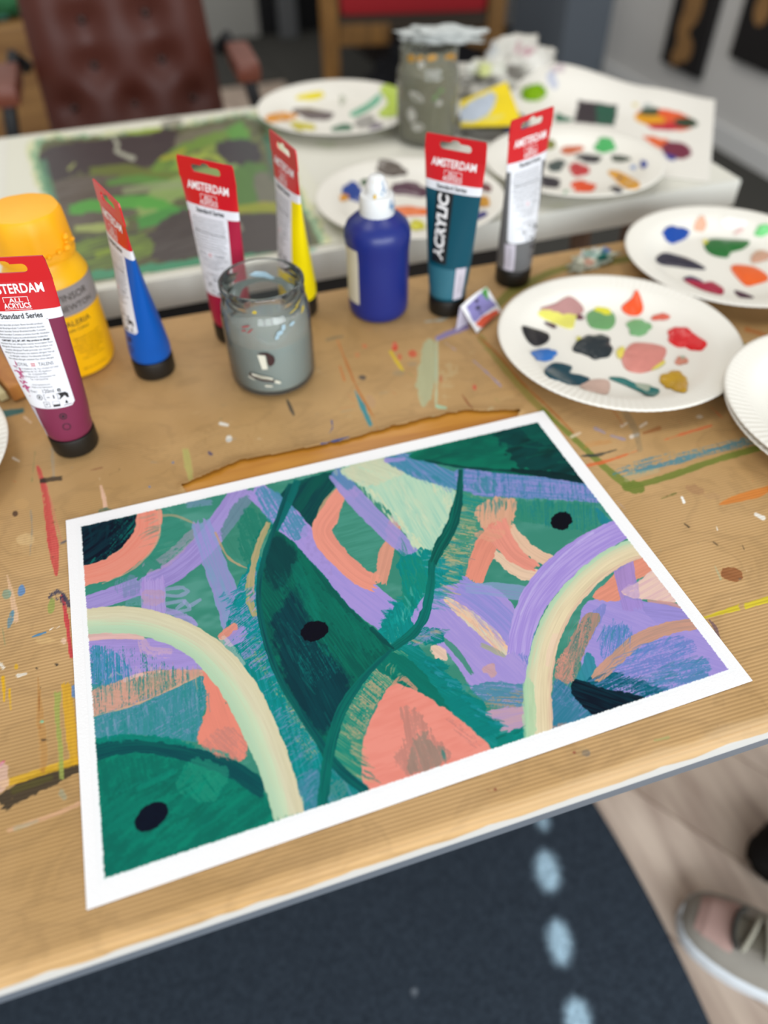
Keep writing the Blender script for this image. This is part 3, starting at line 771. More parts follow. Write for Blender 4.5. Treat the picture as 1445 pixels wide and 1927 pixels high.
art = empty('abstract_painting', (0.21, 0.1485, TZ + 0.0004))
tag(art, 'finished abstract painting in greens, lilac and coral on a white bordered sheet', 'painting')
bm = bmesh.new()
sheet_c = [U(164, 1713), U(1415, 1282), U(1022, 774.5), U(124.5, 981)]
vb = [bm.verts.new((p[0] - 0.21, p[1] - 0.1485, 0.0)) for p in sheet_c]
vt = [bm.verts.new((p[0] - 0.21, p[1] - 0.1485, 0.0006)) for p in sheet_c]
bm.faces.new(vb[::-1]); bm.faces.new(vt)
for i in range(4): bm.faces.new((vb[i], vb[(i + 1) % 4], vt[(i + 1) % 4], vt[i]))
obj('paper_sheet', bm, mat('white_paper', 'f9f8f8', rough=.75, spec=.25, bump=.12, bscale=900), art)
PTS[..., 0] -= 0.21; PTS[..., 1] -= 0.1485; PTS[..., 2] -= TZ + 0.0004
pl = grid_mesh('paint_layer', PTS, cv.colors(off=np.array([.013, .006, .004])), attr_mat('acrylic_paint', rough=.65, spec=.07, bump=.06, bscale=1800), art)
del cv
# ------------------------------------------------------------------ kraft paper over the work table
TR = math.radians(-1.2)
tb = U(100, 1838); 
FY = -0.0215                                   # front edge line at x = 0, in the table's own frame
def T2W(x, y):                                 # table frame (rotated about the origin) to world
    c, s = math.cos(TR), math.sin(TR)
    return x * c - y * s, x * s + y * c
TX0, TX1 = -0.52, 0.98
TY0, TY1 = FY, 0.573
DROP = 0.0085
RND = 0.009
xs = np.concatenate([np.linspace(TX0, -0.11, 12, endpoint=False), np.linspace(-0.11, 0.86, 1180), np.linspace(0.87, TX1, 8)])
ys = np.concatenate([np.linspace(-RND - DROP * .75, 0, 34, endpoint=False), np.linspace(0, .22, 300, endpoint=False), np.linspace(.22, TY1 - TY0, 360)])
XX, YY = np.meshgrid(xs, ys)
Zk = np.zeros_like(XX); Yk = YY.copy()
# arc length along the rounded front edge, then straight down
ext = YY < RND
tt = np.clip((RND - YY) / RND, 0, None)
ang_ = np.clip(tt * RND / RND, 0, PI / 2)
down = np.clip((RND - YY) - RND * PI / 2, 0, None)
Yk = np.where(ext, RND - RND * np.sin(ang_), YY)
Zk = np.where(ext, -RND * (1 - np.cos(ang_)) - down, 0)
wr = (fbm(XX * 9, YY * 14, 4) - .5) * 0.0007 + (fbm(XX * 30, YY * 22, 8) - .5) * 0.0003
WX, WY = T2W(XX, Yk + TY0)
K3 = np.stack([WX, WY, TZ + Zk], -1)
PX, PY = PJ(K3)
kp = Canvas(PX, PY, 'c9a36c')
kp.a[:] = 0
S, P, O = kp.stroke, kp.poly, kp.oval
def dab(x, y, rx, ry, rot, col, op=.9, rough=2, **k): O(x, y, rx, ry, rot, col, op, rough, **k)
# large faint patches, some darker and some lighter than the paper
for (x, y, rx, ry, c, o) in ((330, 1000, 120, 30, 'b98f58', .25), (180, 800, 140, 22, 'b68c56', .3), (600, 700, 120, 24, 'b88e58', .3), (1200, 800, 130, 30, 'b58a5c', .35), (1300, 870, 110, 26, 'b1855a', .35),
                             (90, 1020, 70, 26, 'd3b07c', .4), (1230, 900, 90, 24, 'c69c70', .4), (700, 760, 90, 20, 'd0aa76', .35), (60, 830, 60, 18, 'b98d56', .4), (420, 830, 140, 26, 'cfa974', .3)):
    O(x, y, rx, ry, -10, c, o, 10, dry=.35, soft=12)
# left side
S(N_(70, 875, 82, 915, 93, 980, 101, 1030, 106, 1085), [7, 12, 17, 22, 7], 'c5353c', .9, dry=.3, col2='d2494a', fb=.5)
S(N_(84, 900, 100, 960, 116, 1020), [4, 6, 3], 'd4685c', .6, dry=.4)
S(N_(117, 1120, 126, 1170, 134, 1235), [6, 10, 8], 'cb3540', .95)
S(N_(0, 1512, 60, 1478, 110, 1458, 152, 1440), [34, 36, 30, 22], '221c14', .92, dry=.26, fb=.35, edge=4)
S(N_(0, 1478, 70, 1455, 148, 1430), [16, 14, 16], 'd8a81c', .9, dry=.2)
S(N_(20, 1490, 100, 1462), [14, 10], '57511c', .7, dry=.35)
S(N_(124, 1285, 130, 1340, 136, 1400, 142, 1440), [18, 22, 20, 14], 'd9a41a', .92, dry=.12)
S(N_(108, 1302, 108, 1350, 114, 1410, 116, 1466), [14, 11, 11, 9], '9aa54f', .92, dry=.1)
S(N_(72, 1275, 76, 1350, 82, 1420, 80, 1455), [3, 16, 18, 8], 'b47a33', .65, dry=.4, fb=.5)
S(N_(72, 1275, 75, 1370), [2, 2], '9c5c22', .8)
S(N_(6, 1275, 8, 1320), [7, 6], 'e0ac14', 1); S(N_(18, 1298, 20, 1335), [6, 4], 'e0ac14', 1)
dab(30, 1255, 4, 5, 0, 'e0ac14'); dab(40, 1112, 7, 12, 10, '4a88c6'); dab(143, 1300, 9, 14, 10, '4d86c8')
S(N_(13, 1080, 20, 1110, 26, 1140, 30, 1172), [4, 9, 12, 14], 'e4bd9c', .85, dry=.2)
dab(12, 1118, 9, 10, 20, '6f9c8c', .8); dab(20, 1165, 6, 18, 15, '3f86a8', .8, dry=.3)
S(N_(92, 1125, 108, 1112, 122, 1122, 130, 1140), [6, 8, 6, 8], '2b3050', .9, dry=.4, fb=1.)
for q in range(26): dab(random.gauss(116, 11), random.gauss(1124, 9), random.uniform(1, 4), random.uniform(.8, 1.6), random.uniform(0, 180), '2b3050', .9, .8)
dab(97, 1140, 7, 17, 8, '93a34f')
S(N_(60, 1199, 72, 1195, 86, 1190), [3, 5, 4], '3f82b0', .95)
S(N_(94, 1186, 100, 1181), 2, 'f2eee6'); S(N_(106, 1183, 112, 1179), 2, 'f2eee6')
dab(107, 1251, 4, 3, -20, '15161a'); dab(69, 1258, 2, 2, 0, '1d1d1d'); dab(77, 1294, 2, 2, 0, '2a2118'); dab(79, 1358, 4, 3, 0, '86c9a4')
S(N_(0, 1255, 6, 1250), [18, 14], 'efe9dc', .9, dry=.4); S(N_(34, 1272, 50, 1268), [8, 5], 'f0ece2', .9, dry=.4)
S(N_(80, 1393, 92, 1392), [4, 2], '2a2018', .8, dry=.4)
S(N_(0, 1440, 8, 1432), [8, 3], 'c8316a', 1); P(N_(-5, 1440, 14, 1440, 16, 1480, -5, 1490), 'ddb7ae', .8, 4)
S(N_(16, 1563, 60, 1548, 110, 1530, 150, 1512), [8, 9, 8, 10], 'e0ab8c', .75, dry=.4, fb=.6)
dab(118, 1496, 7, 12, -20, '8f9a86', .75); S(N_(30, 1560, 70, 1545), [10, 6], 'a3a68a', .6, dry=.4)
S(N_(190, 915, 195, 935, 198, 955), [5, 8, 9], 'ebbfa4', .95, dry=.1); S(N_(188, 962, 200, 958, 210, 960), 6, '54705a', .9, dry=.3)
S(N_(74, 906, 96, 902, 118, 900), [8, 11, 10], '2b231c', .9, dry=.3); dab(28, 967, 6, 7, 20, '3d241c'); dab(120, 1020, 8, 3, -30, '5e5a60')
S(N_(98, 845, 101, 895), [8, 6], '8d98a0', .6, dry=.4); S(N_(66, 850, 60, 905), [3, 3], '6f7f52', .7)
S(N_(58, 960, 60, 1000, 56, 1045), [3, 4, 2], '6f7d84', .7); S(N_(2, 1165, 10, 1215), [2, 3], '7e8a62', .8)
S(N_(0, 780, 25, 776, 46, 772), [16, 12, 8], '0f6670', .9, dry=.2); S(N_(46, 785, 58, 795), [5, 4], 'eed6c8', .8); S(N_(25, 862, 36, 868), [5, 4], 'efe6d8', .9)
dab(40, 948, 14, 10, 10, 'c59a62', .5); dab(48, 1015, 18, 12, 0, 'd9b884', .7); dab(85, 1205, 20, 7, 0, 'd8b47c', .7); dab(120, 1206, 6, 7, 0, 'e6c3a6', .9)
S(N_(170, 885, 192, 880), [3, 2], '6b2f22', .8); S(N_(205, 893, 225, 887), [2, 2], '5b4328', .7)
# between the jars and the sheet
S(N_(348, 845, 354, 875, 360, 905), [12, 16, 10], 'b4bb66', .75, dry=.3); dab(362, 918, 8, 8, 0, 'a8b458', .8)
S(N_(415, 797, 428, 800), [8, 6], 'f0efe6', .95); dab(431, 826, 6, 6, 0, 'f2f1ea'); dab(395, 853, 7, 4, 35, '4c4668'); dab(325, 870, 3, 3, 0, '4a72ac'); dab(282, 916, 3, 3, 0, '4a72ac')
S(N_(635, 640, 655, 690, 672, 730, 700, 780), [3, 6, 6, 4], 'bf6c2e', .8, dry=.2); S(N_(640, 690, 648, 715), [4, 6], 'cc6a2c', .8, dry=.2)
S(N_(668, 735, 682, 765, 698, 802), [2, 11, 8], '37909c', .95); S(N_(702, 780, 712, 815), [2, 3], 'b3733a', .9)
P(N_(798, 648, 815, 640, 822, 680, 812, 745, 795, 765, 785, 740, 784, 700), 'b1bd98', .85, 5, ang=88, dry=.25, fb=.5)
S(N_(822, 640, 822, 700, 820, 765), [6, 7, 5], 'b9c6a4', .85, dry=.25); S(N_(824, 765, 838, 768), [8, 6], 'a8d0b0', .9); dab(824, 793, 6, 3, 0, 'd9b53a'); dab(815, 790, 8, 3, 0, 'a5c9a8', .8)
P(N_(830, 690, 860, 690, 850, 740, 835, 760), 'c8bf98', .5, 6, dry=.45)
S(N_(820, 638, 848, 626, 882, 612), [8, 10, 14], '8a80bd', .9, dry=.1); S(N_(838, 645, 856, 658), [3, 4], 'a398c0', .7)
S(N_(890, 678, 915, 700, 942, 726), [2, 4, 5], '9088b4', .8)
dab(743, 652, 6, 9, 0, 'de4430'); dab(752, 672, 4, 6, 0, 'd85a3c', .8); dab(776, 665, 9, 7, 10, 'd4573a'); dab(686, 651, 6, 4, 0, 'd0623c', .8); dab(893, 729, 4, 5, 0, 'd05a44'); dab(672, 668, 5, 5, 0, 'd06a40', .6); dab(830, 713, 3, 8, 0, 'b9583c', .7)
S(N_(735, 662, 746, 680, 758, 697), [6, 7, 5], 'dcbc2c', .95)
S(N_(615, 640, 632, 635, 645, 633), [5, 6, 4], '5c5c4c', .7); dab(682, 710, 8, 5, 0, '3e3e44', .85); dab(750, 702, 12, 6, 0, '8a8470', .6); dab(775, 685, 10, 5, 0, '8d8678', .6); dab(698, 755, 8, 14, -30, 'b0897c', .4)
S(N_(540, 752, 546, 766, 553, 781), [4, 7, 5], '3a3a38', .9); S(N_(869, 742, 879, 757, 889, 771), [3, 6, 4], '8a4e2c', .85)
S(N_(624, 792, 626, 805, 620, 815), 4, '2f4a90', .9, dry=.3); S(N_(605, 838, 632, 832, 656, 824), [3, 6, 5], '2f4f94', .95, dry=.2)
S(N_(800, 605, 830, 602, 842, 598), [4, 7, 4], 'b7c2bd', .8, dry=.2)
# the leafy green frame line, right
S(N_(935, 575, 962, 550, 1000, 530, 1060, 505, 1150, 492, 1230, 478), [18, 18, 16, 12, 14, 12], '6c7428', .85, dry=.22)
S(N_(900, 630, 940, 680, 990, 740, 1040, 790), [12, 16, 14, 12], '7d7c2e', .75, dry=.2)
S(N_(895, 628, 938, 668, 985, 722, 1030, 765, 1080, 815), [4, 6, 6, 6, 5], 'b0652c', .8, dry=.2)
S(N_(1020, 770, 1085, 830, 1130, 872, 1160, 898, 1190, 918), [9, 11, 13, 15, 18], '71802e', .92, dry=.1)
P(N_(1170, 912, 1200, 905, 1215, 918, 1205, 928, 1180, 926), '6e7d2c', .95, 4, ang=0)
S(N_(1192, 915, 1260, 896, 1340, 868, 1445, 838), [10, 13, 12, 14], '6d7c2c', .92, dry=.12)
S(N_(1100, 877, 1140, 868, 1200, 848), [6, 7, 2], 'dd6a36', .9); S(N_(1250, 828, 1290, 815, 1338, 801), [2, 6, 5], 'd9683a', .88); S(N_(1332, 762, 1358, 785), [2, 4], 'd9683a', .8)
S(N_(1094, 858, 1125, 856, 1160, 846), [4, 7, 2], '2c3634', .9)
S(N_(1155, 893, 1200, 880, 1270, 862, 1330, 848, 1420, 828), [12, 28, 26, 16, 20], '2f84a0', .85, dry=.58, fb=.5)
S(N_(1175, 900, 1240, 884), [16, 10], 'b8b18c', .5, dry=.35)
S(N_(1352, 950, 1380, 940, 1425, 928, 1450, 918), [3, 14, 18, 10], 'd77c2c', .9, dry=.12)
O(1377, 1081, 22, 14, 14, '975d33', .95, 2, ang=20, col2='8a5028'); O(1308, 922, 20, 9, 14, 'a67c56', .8, 3); O(1340, 934, 18, 7, 5, 'ab8560', .6, 3)
S(N_(1322, 1164, 1360, 1152, 1392, 1143), [5, 8, 13], 'd5c024', .95, dry=.12); S(N_(1400, 1141, 1425, 1134, 1450, 1127), [12, 12, 12], 'd7c327', .95, dry=.12)
S(N_(1335, 1168, 1345, 1180, 1352, 1200), [4, 7, 8], '6d525c', .9, dry=.3)
S(N_(1283, 936, 1287, 945), [5, 6], 'fbfaf4', 1); S(N_(1422, 968, 1436, 975), [8, 10], 'f6f3ea', .95, dry=.3); S(N_(1348, 991, 1350, 998), 3, 'f6f3ea'); dab(1405, 1075, 2, 3, 0, 'f4f0e6')
S(N_(1288, 986, 1296, 992), 4, '3a2d22', .9); S(N_(1395, 1022, 1400, 1034), 2, '3a2d22', .8); S(N_(1342, 1020, 1350, 1026), 4, '3f3022', .8); S(N_(1245, 938, 1272, 928), [2, 4], '5c6428', .85)
S(N_(1120, 806, 1138, 815), [6, 5], 'a097b4', .8); S(N_(1150, 820, 1175, 827), [4, 6], 'a097b4', .8); S(N_(1188, 822, 1200, 818), 7, 'f0e6da', .85, dry=.3); S(N_(1075, 822, 1092, 815), 6, 'e6d2b8', .8, dry=.3)
S(N_(1170, 802, 1180, 796), 5, 'eadfce', .8, dry=.3); S(N_(1205, 803, 1216, 796), 5, 'eadfce', .8, dry=.3); S(N_(1212, 815, 1240, 806), [7, 9], '9c5a2c', .75, dry=.2); dab(1315, 784, 6, 3, 0, 'eee2d0', .8)
S(N_(1170, 765, 1195, 810, 1205, 850), [14, 14, 10], '6d6a5c', .5, dry=.4); S(N_(1150, 765, 1172, 800), [3, 4], 'b9703c', .7)
S(N_(1100, 838, 1150, 830), [12, 8], 'c9803c', .5, dry=.4)
S(N_(1385, 640, 1415, 665, 1450, 695), [12, 12, 12], '76802f', .85, dry=.2); S(N_(1395, 700, 1405, 712), [8, 7], '8f85b0', .8); S(N_(1355, 735, 1362, 745), 8, '4c3a34', .8)
S(N_(1320, 752, 1350, 745), [6, 8], '5a7448', .7)
S(N_(1405, 620, 1445, 632), [10, 6], 'b5652c', .8, dry=.2); S(N_(1430, 660, 1450, 650), 8, '6f8f8c', .7)
S(N_(1345, 1065, 1356, 1090), [3, 4], 'a8b79a', .7); S(N_(1160, 942, 1176, 958), [2, 3], '9d92b4', .6)
S(N_(915, 785, 925, 770), [10, 8], 'd8c79e', .7, dry=.2)
# near edge
dab(1103, 1417, 9, 7, 0, '6e6a68', .8, dry=.3); dab(1095, 1413, 12, 12, 0, 'a08762', .5, dry=.3); S(N_(1232, 1393, 1258, 1388), [5, 7], '9aa064', .8); dab(932, 1486, 3, 3, 0, '7c3a2a'); S(N_(915, 1484, 921, 1489), 2, '7c3a2a'); dab(1080, 1416, 3, 3, 0, '8a4030')
rg = random.Random(3)
for i in range(150):
    x = rg.uniform(0, 1445); y = rg.uniform(600, 1500)
    c = rg.choice(['2a241c', '3a2c20', 'efe8da', '5b6f7a', '7c4a2a', 'c2603a', '4c5c3c', '8d7a60'])
    dab(x, y, rg.uniform(1, 3.2), rg.uniform(.8, 2), rg.uniform(0, 180), c, rg.uniform(.4, .85), .8)
for i in range(46):
    x = rg.uniform(560, 1440); y = rg.uniform(610, 860); a = rg.choice([-.3, .8, 1.0, -.25]); L = rg.uniform(8, 34)
    c = rg.choice(['b0733c', '8f8f80', '6c7a3c', 'b8a37c', 'c0653c', 'dccbb0', '7c6a52'])
    S([(x, y), (x + L * math.cos(a), y + L * math.sin(a) * .7)], [rg.uniform(2, 4), rg.uniform(1, 3)], c, rg.uniform(.3, .6), dry=.3)
for i in range(26):
    x = rg.uniform(190, 560); y = rg.uniform(640, 900); a = rg.uniform(-.4, .3); L = rg.uniform(5, 22)
    c = rg.choice(['b98c58', '8f7a58', 'a06a3c', '77808a', 'e0cdb0'])
    S([(x, y), (x + L * math.cos(a), y + L * math.sin(a) * .7)], [rg.uniform(2, 4), rg.uniform(1, 3)], c, rg.uniform(.3, .6), dry=.3)
# white torn lining and clear tape along the rounded front edge
tA = ys[:, None] + 0 * XX
edge_n = (fbm(XX * 45, XX * 0 + 2, 31, 3) - .5)
lining = sstep(-(YY + 0.0048 + edge_n * 0.007 - .004 * sstep(XX, .5, .75)), -0.0008, 0.0008).ravel()
ix = np.arange(kp.px.size)

taped = sstep(-(YY - 0.008 + edge_n * .008), -.003, .003).ravel() * sstep(XX, .10, .30).ravel()
kp.put(ix, taped * .42, hx('c9b8a6'), None)
kp.put(ix, lining * .96, hx('c4c4c0'), None)
# the tear: an opening that shows the wooden top
tear = N_(343, 916, 372, 903, 420, 884, 452, 869, 520, 857, 600, 841, 660, 829, 712, 813, 760, 800, 800, 790, 835, 783, 872, 775, 920, 776, 978, 774, 960, 800, 860, 830, 700, 870, 500, 925, 400, 940, 352, 926)
tp = np.array([T2W(0, 0)])
def inside(poly, x, y):
    r = np.zeros(x.shape, bool)
    n = len(poly)
    for i in range(n):
        (ax, ay), (bx, by) = poly[i], poly[(i + 1) % n]
        if ay == by: continue
        r ^= ((ay > y) != (by > y)) & (x < (bx - ax) * (y - ay) / (by - ay) + ax)
    return r
nzx = (fbm(PX * .05, PY * .05, 51) - .5) * 5; nzy = (fbm(PX * .05, PY * .05, 61) - .5) * 5
hole = inside(tear, PX + nzx, PY + nzy)
dmin = np.full(PX.shape, 1e9)
for i in range(13):
    (ax, ay), (bx, by) = tear[i], tear[(i + 1) % len(tear)]
    LL = (bx - ax) ** 2 + (by - ay) ** 2
    t = np.clip(((PX - ax) * (bx - ax) + (PY - ay) * (by - ay)) / LL, 0, 1)
    dmin = np.minimum(dmin, np.hypot(PX - ax - t * (bx - ax), PY - ay - t * (by - ay)))
lift = np.exp(-(dmin / 9.0) ** 2) * 0.0022 * (0.5 + fbm(PX * .02, PY * .02, 71)) * (PY < 930) * (~ext)
# no lift under the sheet itself
under = inside([(164, 1713), (1415, 1282), (1022, 774.5), (124.5, 981)], PX, PY)
lift = np.where(under, 0, lift)
flat = np.exp(-(np.maximum(0, YY - 0.34) / 0.05)) * 1.0
K3[..., 2] += np.where(ext, 0, lift + np.where(under, -0.0002, wr * .6))
keep = ~hole
craft = bpy.data.materials.new('kraft_paper'); craft.use_nodes = True
nt = craft.node_tree; bs = nt.nodes['Principled BSDF']
bs.inputs['Roughness'].default_value = .62; bs.inputs['Specular IOR Level'].default_value = .25
tc = nt.nodes.new('ShaderNodeTexCoord')
sx = nt.nodes.new('ShaderNodeSeparateXYZ')
mpw = nt.nodes.new('ShaderNodeMapping'); mpw.inputs['Rotation'].default_value = (0, 0, math.radians(2.2))
nt.links.new(tc.outputs['Object'], mpw.inputs['Vector'])
wv = nt.nodes.new('ShaderNodeTexWave'); wv.wave_type = 'BANDS'; wv.bands_direction = 'Y'
wv.inputs['Scale'].default_value = 2 * PI / (20 * 0.0026) ; wv.inputs['Distortion'].default_value = .25; wv.inputs['Detail'].default_value = 1
nt.links.new(mpw.outputs[0], wv.inputs['Vector'])
nz = nt.nodes.new('ShaderNodeTexNoise'); nz.inputs['Scale'].default_value = 7; nz.inputs['Detail'].default_value = 8
nt.links.new(tc.outputs['Object'], nz.inputs['Vector'])
cr = nt.nodes.new('ShaderNodeValToRGB')
cr.color_ramp.elements[0].position = .3; cr.color_ramp.elements[0].color = lin('b5905c')
cr.color_ramp.elements[1].position = .7; cr.color_ramp.elements[1].color = lin('c9a473')
nt.links.new(nz.outputs['Fac'], cr.inputs['Fac'])
rb = nt.nodes.new('ShaderNodeValToRGB')
rb.color_ramp.elements[0].position = .12; rb.color_ramp.elements[0].color = (.76, .74, .70, 1)
rb.color_ramp.elements[1].position = .55; rb.color_ramp.elements[1].color = (1.02, 1.02, 1.02, 1)
nt.links.new(wv.outputs['Fac'], rb.inputs['Fac'])
m1 = nt.nodes.new('ShaderNodeMix'); m1.data_type = 'RGBA'; m1.blend_type = 'MULTIPLY'; m1.inputs[0].default_value = .62
nv = nt.nodes.new('ShaderNodeTexNoise'); nv.inputs['Scale'].default_value = 11; nv.inputs['Detail'].default_value = 5; nv.inputs['Distortion'].default_value = 1.4
mpv = nt.nodes.new('ShaderNodeMapping'); mpv.inputs['Scale'].default_value = (1, 1.7, 1); mpv.inputs['Rotation'].default_value = (0, 0, .5)
nt.links.new(tc.outputs['Object'], mpv.inputs['Vector']); nt.links.new(mpv.outputs[0], nv.inputs['Vector'])
rv = nt.nodes.new('ShaderNodeValToRGB')
for ps, cl in ((.455, 1.0), (.49, .90), (.505, .93), (.56, 1.03)):
    el = rv.color_ramp.elements.new(ps); el.color = (cl, cl * .985, cl * .96, 1)
rv.color_ramp.elements[0].color = (.95, .94, .92, 1); rv.color_ramp.elements[-1].color = (1.05, 1.05, 1.04, 1)
nt.links.new(nv.outputs['Fac'], rv.inputs['Fac'])
m0 = nt.nodes.new('ShaderNodeMix'); m0.data_type = 'RGBA'; m0.blend_type = 'MULTIPLY'; m0.inputs[0].default_value = 1
nt.links.new(cr.outputs['Color'], m0.inputs[6]); nt.links.new(rv.outputs['Color'], m0.inputs[7])
nt.links.new(m0.outputs[2], m1.inputs[6]); nt.links.new(rb.outputs['Color'], m1.inputs[7])
vc = nt.nodes.new('ShaderNodeVertexColor'); vc.layer_name = 'paint'
m2 = nt.nodes.new('ShaderNodeMix'); m2.data_type = 'RGBA'
nt.links.new(vc.outputs['Alpha'], m2.inputs[0]); nt.links.new(m1.outputs[2], m2.inputs[6]); nt.links.new(vc.outputs['Color'], m2.inputs[7])
nt.links.new(m2.outputs[2], bs.inputs['Base Color'])
bp = nt.nodes.new('ShaderNodeBump'); bp.inputs['Strength'].default_value = .25; bp.inputs['Distance'].default_value = .0006
nt.links.new(wv.outputs['Fac'], bp.inputs['Height']); nt.links.new(bp.outputs[0], bs.inputs['Normal'])
colr = kp.colors()
kraft = grid_mesh('kraft_paper', K3, colr, craft, keep=keep)
tag(kraft, 'torn brown ribbed kraft paper with paint marks, covering the work table', 'table covering')
del kp

# ------------------------------------------------------------------ the work table underneath
wt = empty('work_table', (*T2W(0, 0), 0), TR)
tag(wt, 'work table with golden wooden top showing through the torn brown paper', 'table')
bm = bmesh.new()
box(bm, TX0 + .004, TX1 - .004, TY0 + .0025, TY1 - .002, TZ - .024, TZ - .0006, bev=.007)
obj('tabletop', bm, wood('golden_wood', 'b06f1c', 'cf9136', scale=3, stretch=(2, 18, 18), rough=.35), wt, smooth=True)
grey = mat('table_grey', '5f666e', rough=.5)
bm = bmesh.new(); box(bm, TX0 + .01, TX1 - .01, TY0 + .0012, TY0 + .0022, TZ - .034, TZ - .0125); obj('front_rail', bm, grey, wt)
bm = bmesh.new(); box(bm, TX0 + .06, TX1 - .06, TY1 - .05, TY1 - .02, TZ - .07, TZ - .0242); obj('back_rail', bm, grey, wt)
for x in (TX0 + .06, TX1 - .06):
    for y in (TY0 + .09, TY1 - .06):
        bm = bmesh.new(); box(bm, x - .018, x + .018, y - .018, y + .018, .0084 if x < 0 else 0.0, TZ - .0242, bev=.003); obj('leg', bm, grey, wt)
# ------------------------------------------------------------------ acrylic tubes standing on their caps
TUBE_R, TUBE_H = 0.0195, 0.1750
Z_CAP, Z_FLAT, Z_RED, Z_WHITE = 0.0185, 0.1565, 0.1348, 0.1268
HT = np.linspace(0, 2 * PI, 721)
_cache = {}
def tube_ab(z):
    t = min(max((z - .028) / (Z_FLAT - .028), 0), 1)
    t = t ** 1.12
    b = TUBE_R * (1 - t) + 0.0007 * t
    a = TUBE_R * (1 + (PI / 2 - 1) * t ** .63)
    return a, b
def tube_arc(z):
    k = round(z, 5)
    if k not in _cache:
        a, b = tube_ab(z)
        # arc measured from the front middle (local -y), + towards +x
        th = np.linspace(-PI, PI, 361)
        X = a * np.sin(th); Y = -b * np.cos(th)
        s = np.concatenate([[0], np.cumsum(np.hypot(np.diff(X), np.diff(Y)))])
        s -= s[180]
        _cache[k] = (s, X, Y)
    return _cache[k]
def tube_at(s, z, off=0.0):
    sa, X, Y = tube_arc(z)
    x = float(np.interp(s, sa, X)); y = float(np.interp(s, sa, Y))
    a, b = tube_ab(z)
    n = Vector((x / (a * a), y / (b * b), 0)); n.normalize()
    return Vector((x, y, z)) + n * off

red_m = mat('tube_red', 'cc1720', rough=.35, vary=.03)
white_m = mat('tube_white', 'e9eaee', rough=.4, vary=.02)
ink_m = mat('black_ink', '1a1a1c', rough=.5)
grey_ink = mat('grey_ink', '55565a', rough=.5)
wink = mat('white_ink', 'f6f4f2', rough=.45)
cap_m = mat('black_cap', '17140f', rough=.45, bump=.05, bscale=800)

def bend(me, name, m, parent, s0, z0, rot=0.0, off=0.00028, fn=None):
    c, s_ = math.cos(rot), math.sin(rot)
    for v in me.vertices:
        x, y = v.co.x * c - v.co.y * s_, v.co.x * s_ + v.co.y * c
        v.co = (fn or tube_at)(s0 + x, z0 + y, off)
    me.materials.append(m)
    me.name = name
    o = bpy.data.objects.new(name, me); COL.objects.link(o); o.parent = parent
    return o

def patch(name, m, parent, s0, s1, z0, z1, off, rc=0.0, fn=None, n=(14, 26)):
    """a label: a piece of the wrapped surface with rounded lower corners"""
    bm = bmesh.new()
    rows = []
    for j in range(n[1] + 1):
        z = z0 + (z1 - z0) * j / n[1]
        ins = 0
        if rc and z - z0 < rc: ins = rc - math.sqrt(max(0, rc * rc - (rc - (z - z0)) ** 2))
        rows.append([bm.verts.new((fn or tube_at)(s0 + ins + (s1 - s0 - 2 * ins) * i / n[0], z, off)) for i in range(n[0] + 1)])
    for a, b in zip(rows, rows[1:]):
        for i in range(n[0]): bm.faces.new((a[i], a[i + 1], b[i + 1], b[i]))
    return obj(name, bm, m, parent, smooth=True)

LINES = ['Contains biocidal product/ Bevat biocide product/', 'Enthalt Biozidprodukt/ Contiene producto biocida/', 'product biocide/ Enthalt Biozidwirkstoffe/ Contient', 'produits biocides/ Contiene prodotto biocida/ Innehaller',
         'biocidprodukt/ Sisaltaa biosidivalmistetta/ Indeholder', 'CMIT/MIT (3:1), BIT, MIT. May produce an allergic', 'reaction/ Kan een allergische reactie veroorzaken/ Kann',
         'allergische Reaktionen hervorrufen/ Peut produire une', 'reaction allergique/ Puede provocar una reaccion', 'alergica/ Puo provocare una reazione allergica/ Kan ge', 'en allergisk reaktion/ Voi aiheuttaa allergisen', 'Kan udlose allergisk reaktion/ Kan utlose allergisk']
LINES2 = ['P.O. Box 4, Apeldoorn, NL, Tel. +31(0)55 527 4700', 'Sophialaan 46, 7311 PD Apeldoorn', 'Tel. +31(0)555274700', 'US: 30 Industrial Dr., Northampton MA', 'Tel. +1(413)5270700', '', 'www.royaltalens.com', 'Made in the Netherlands']

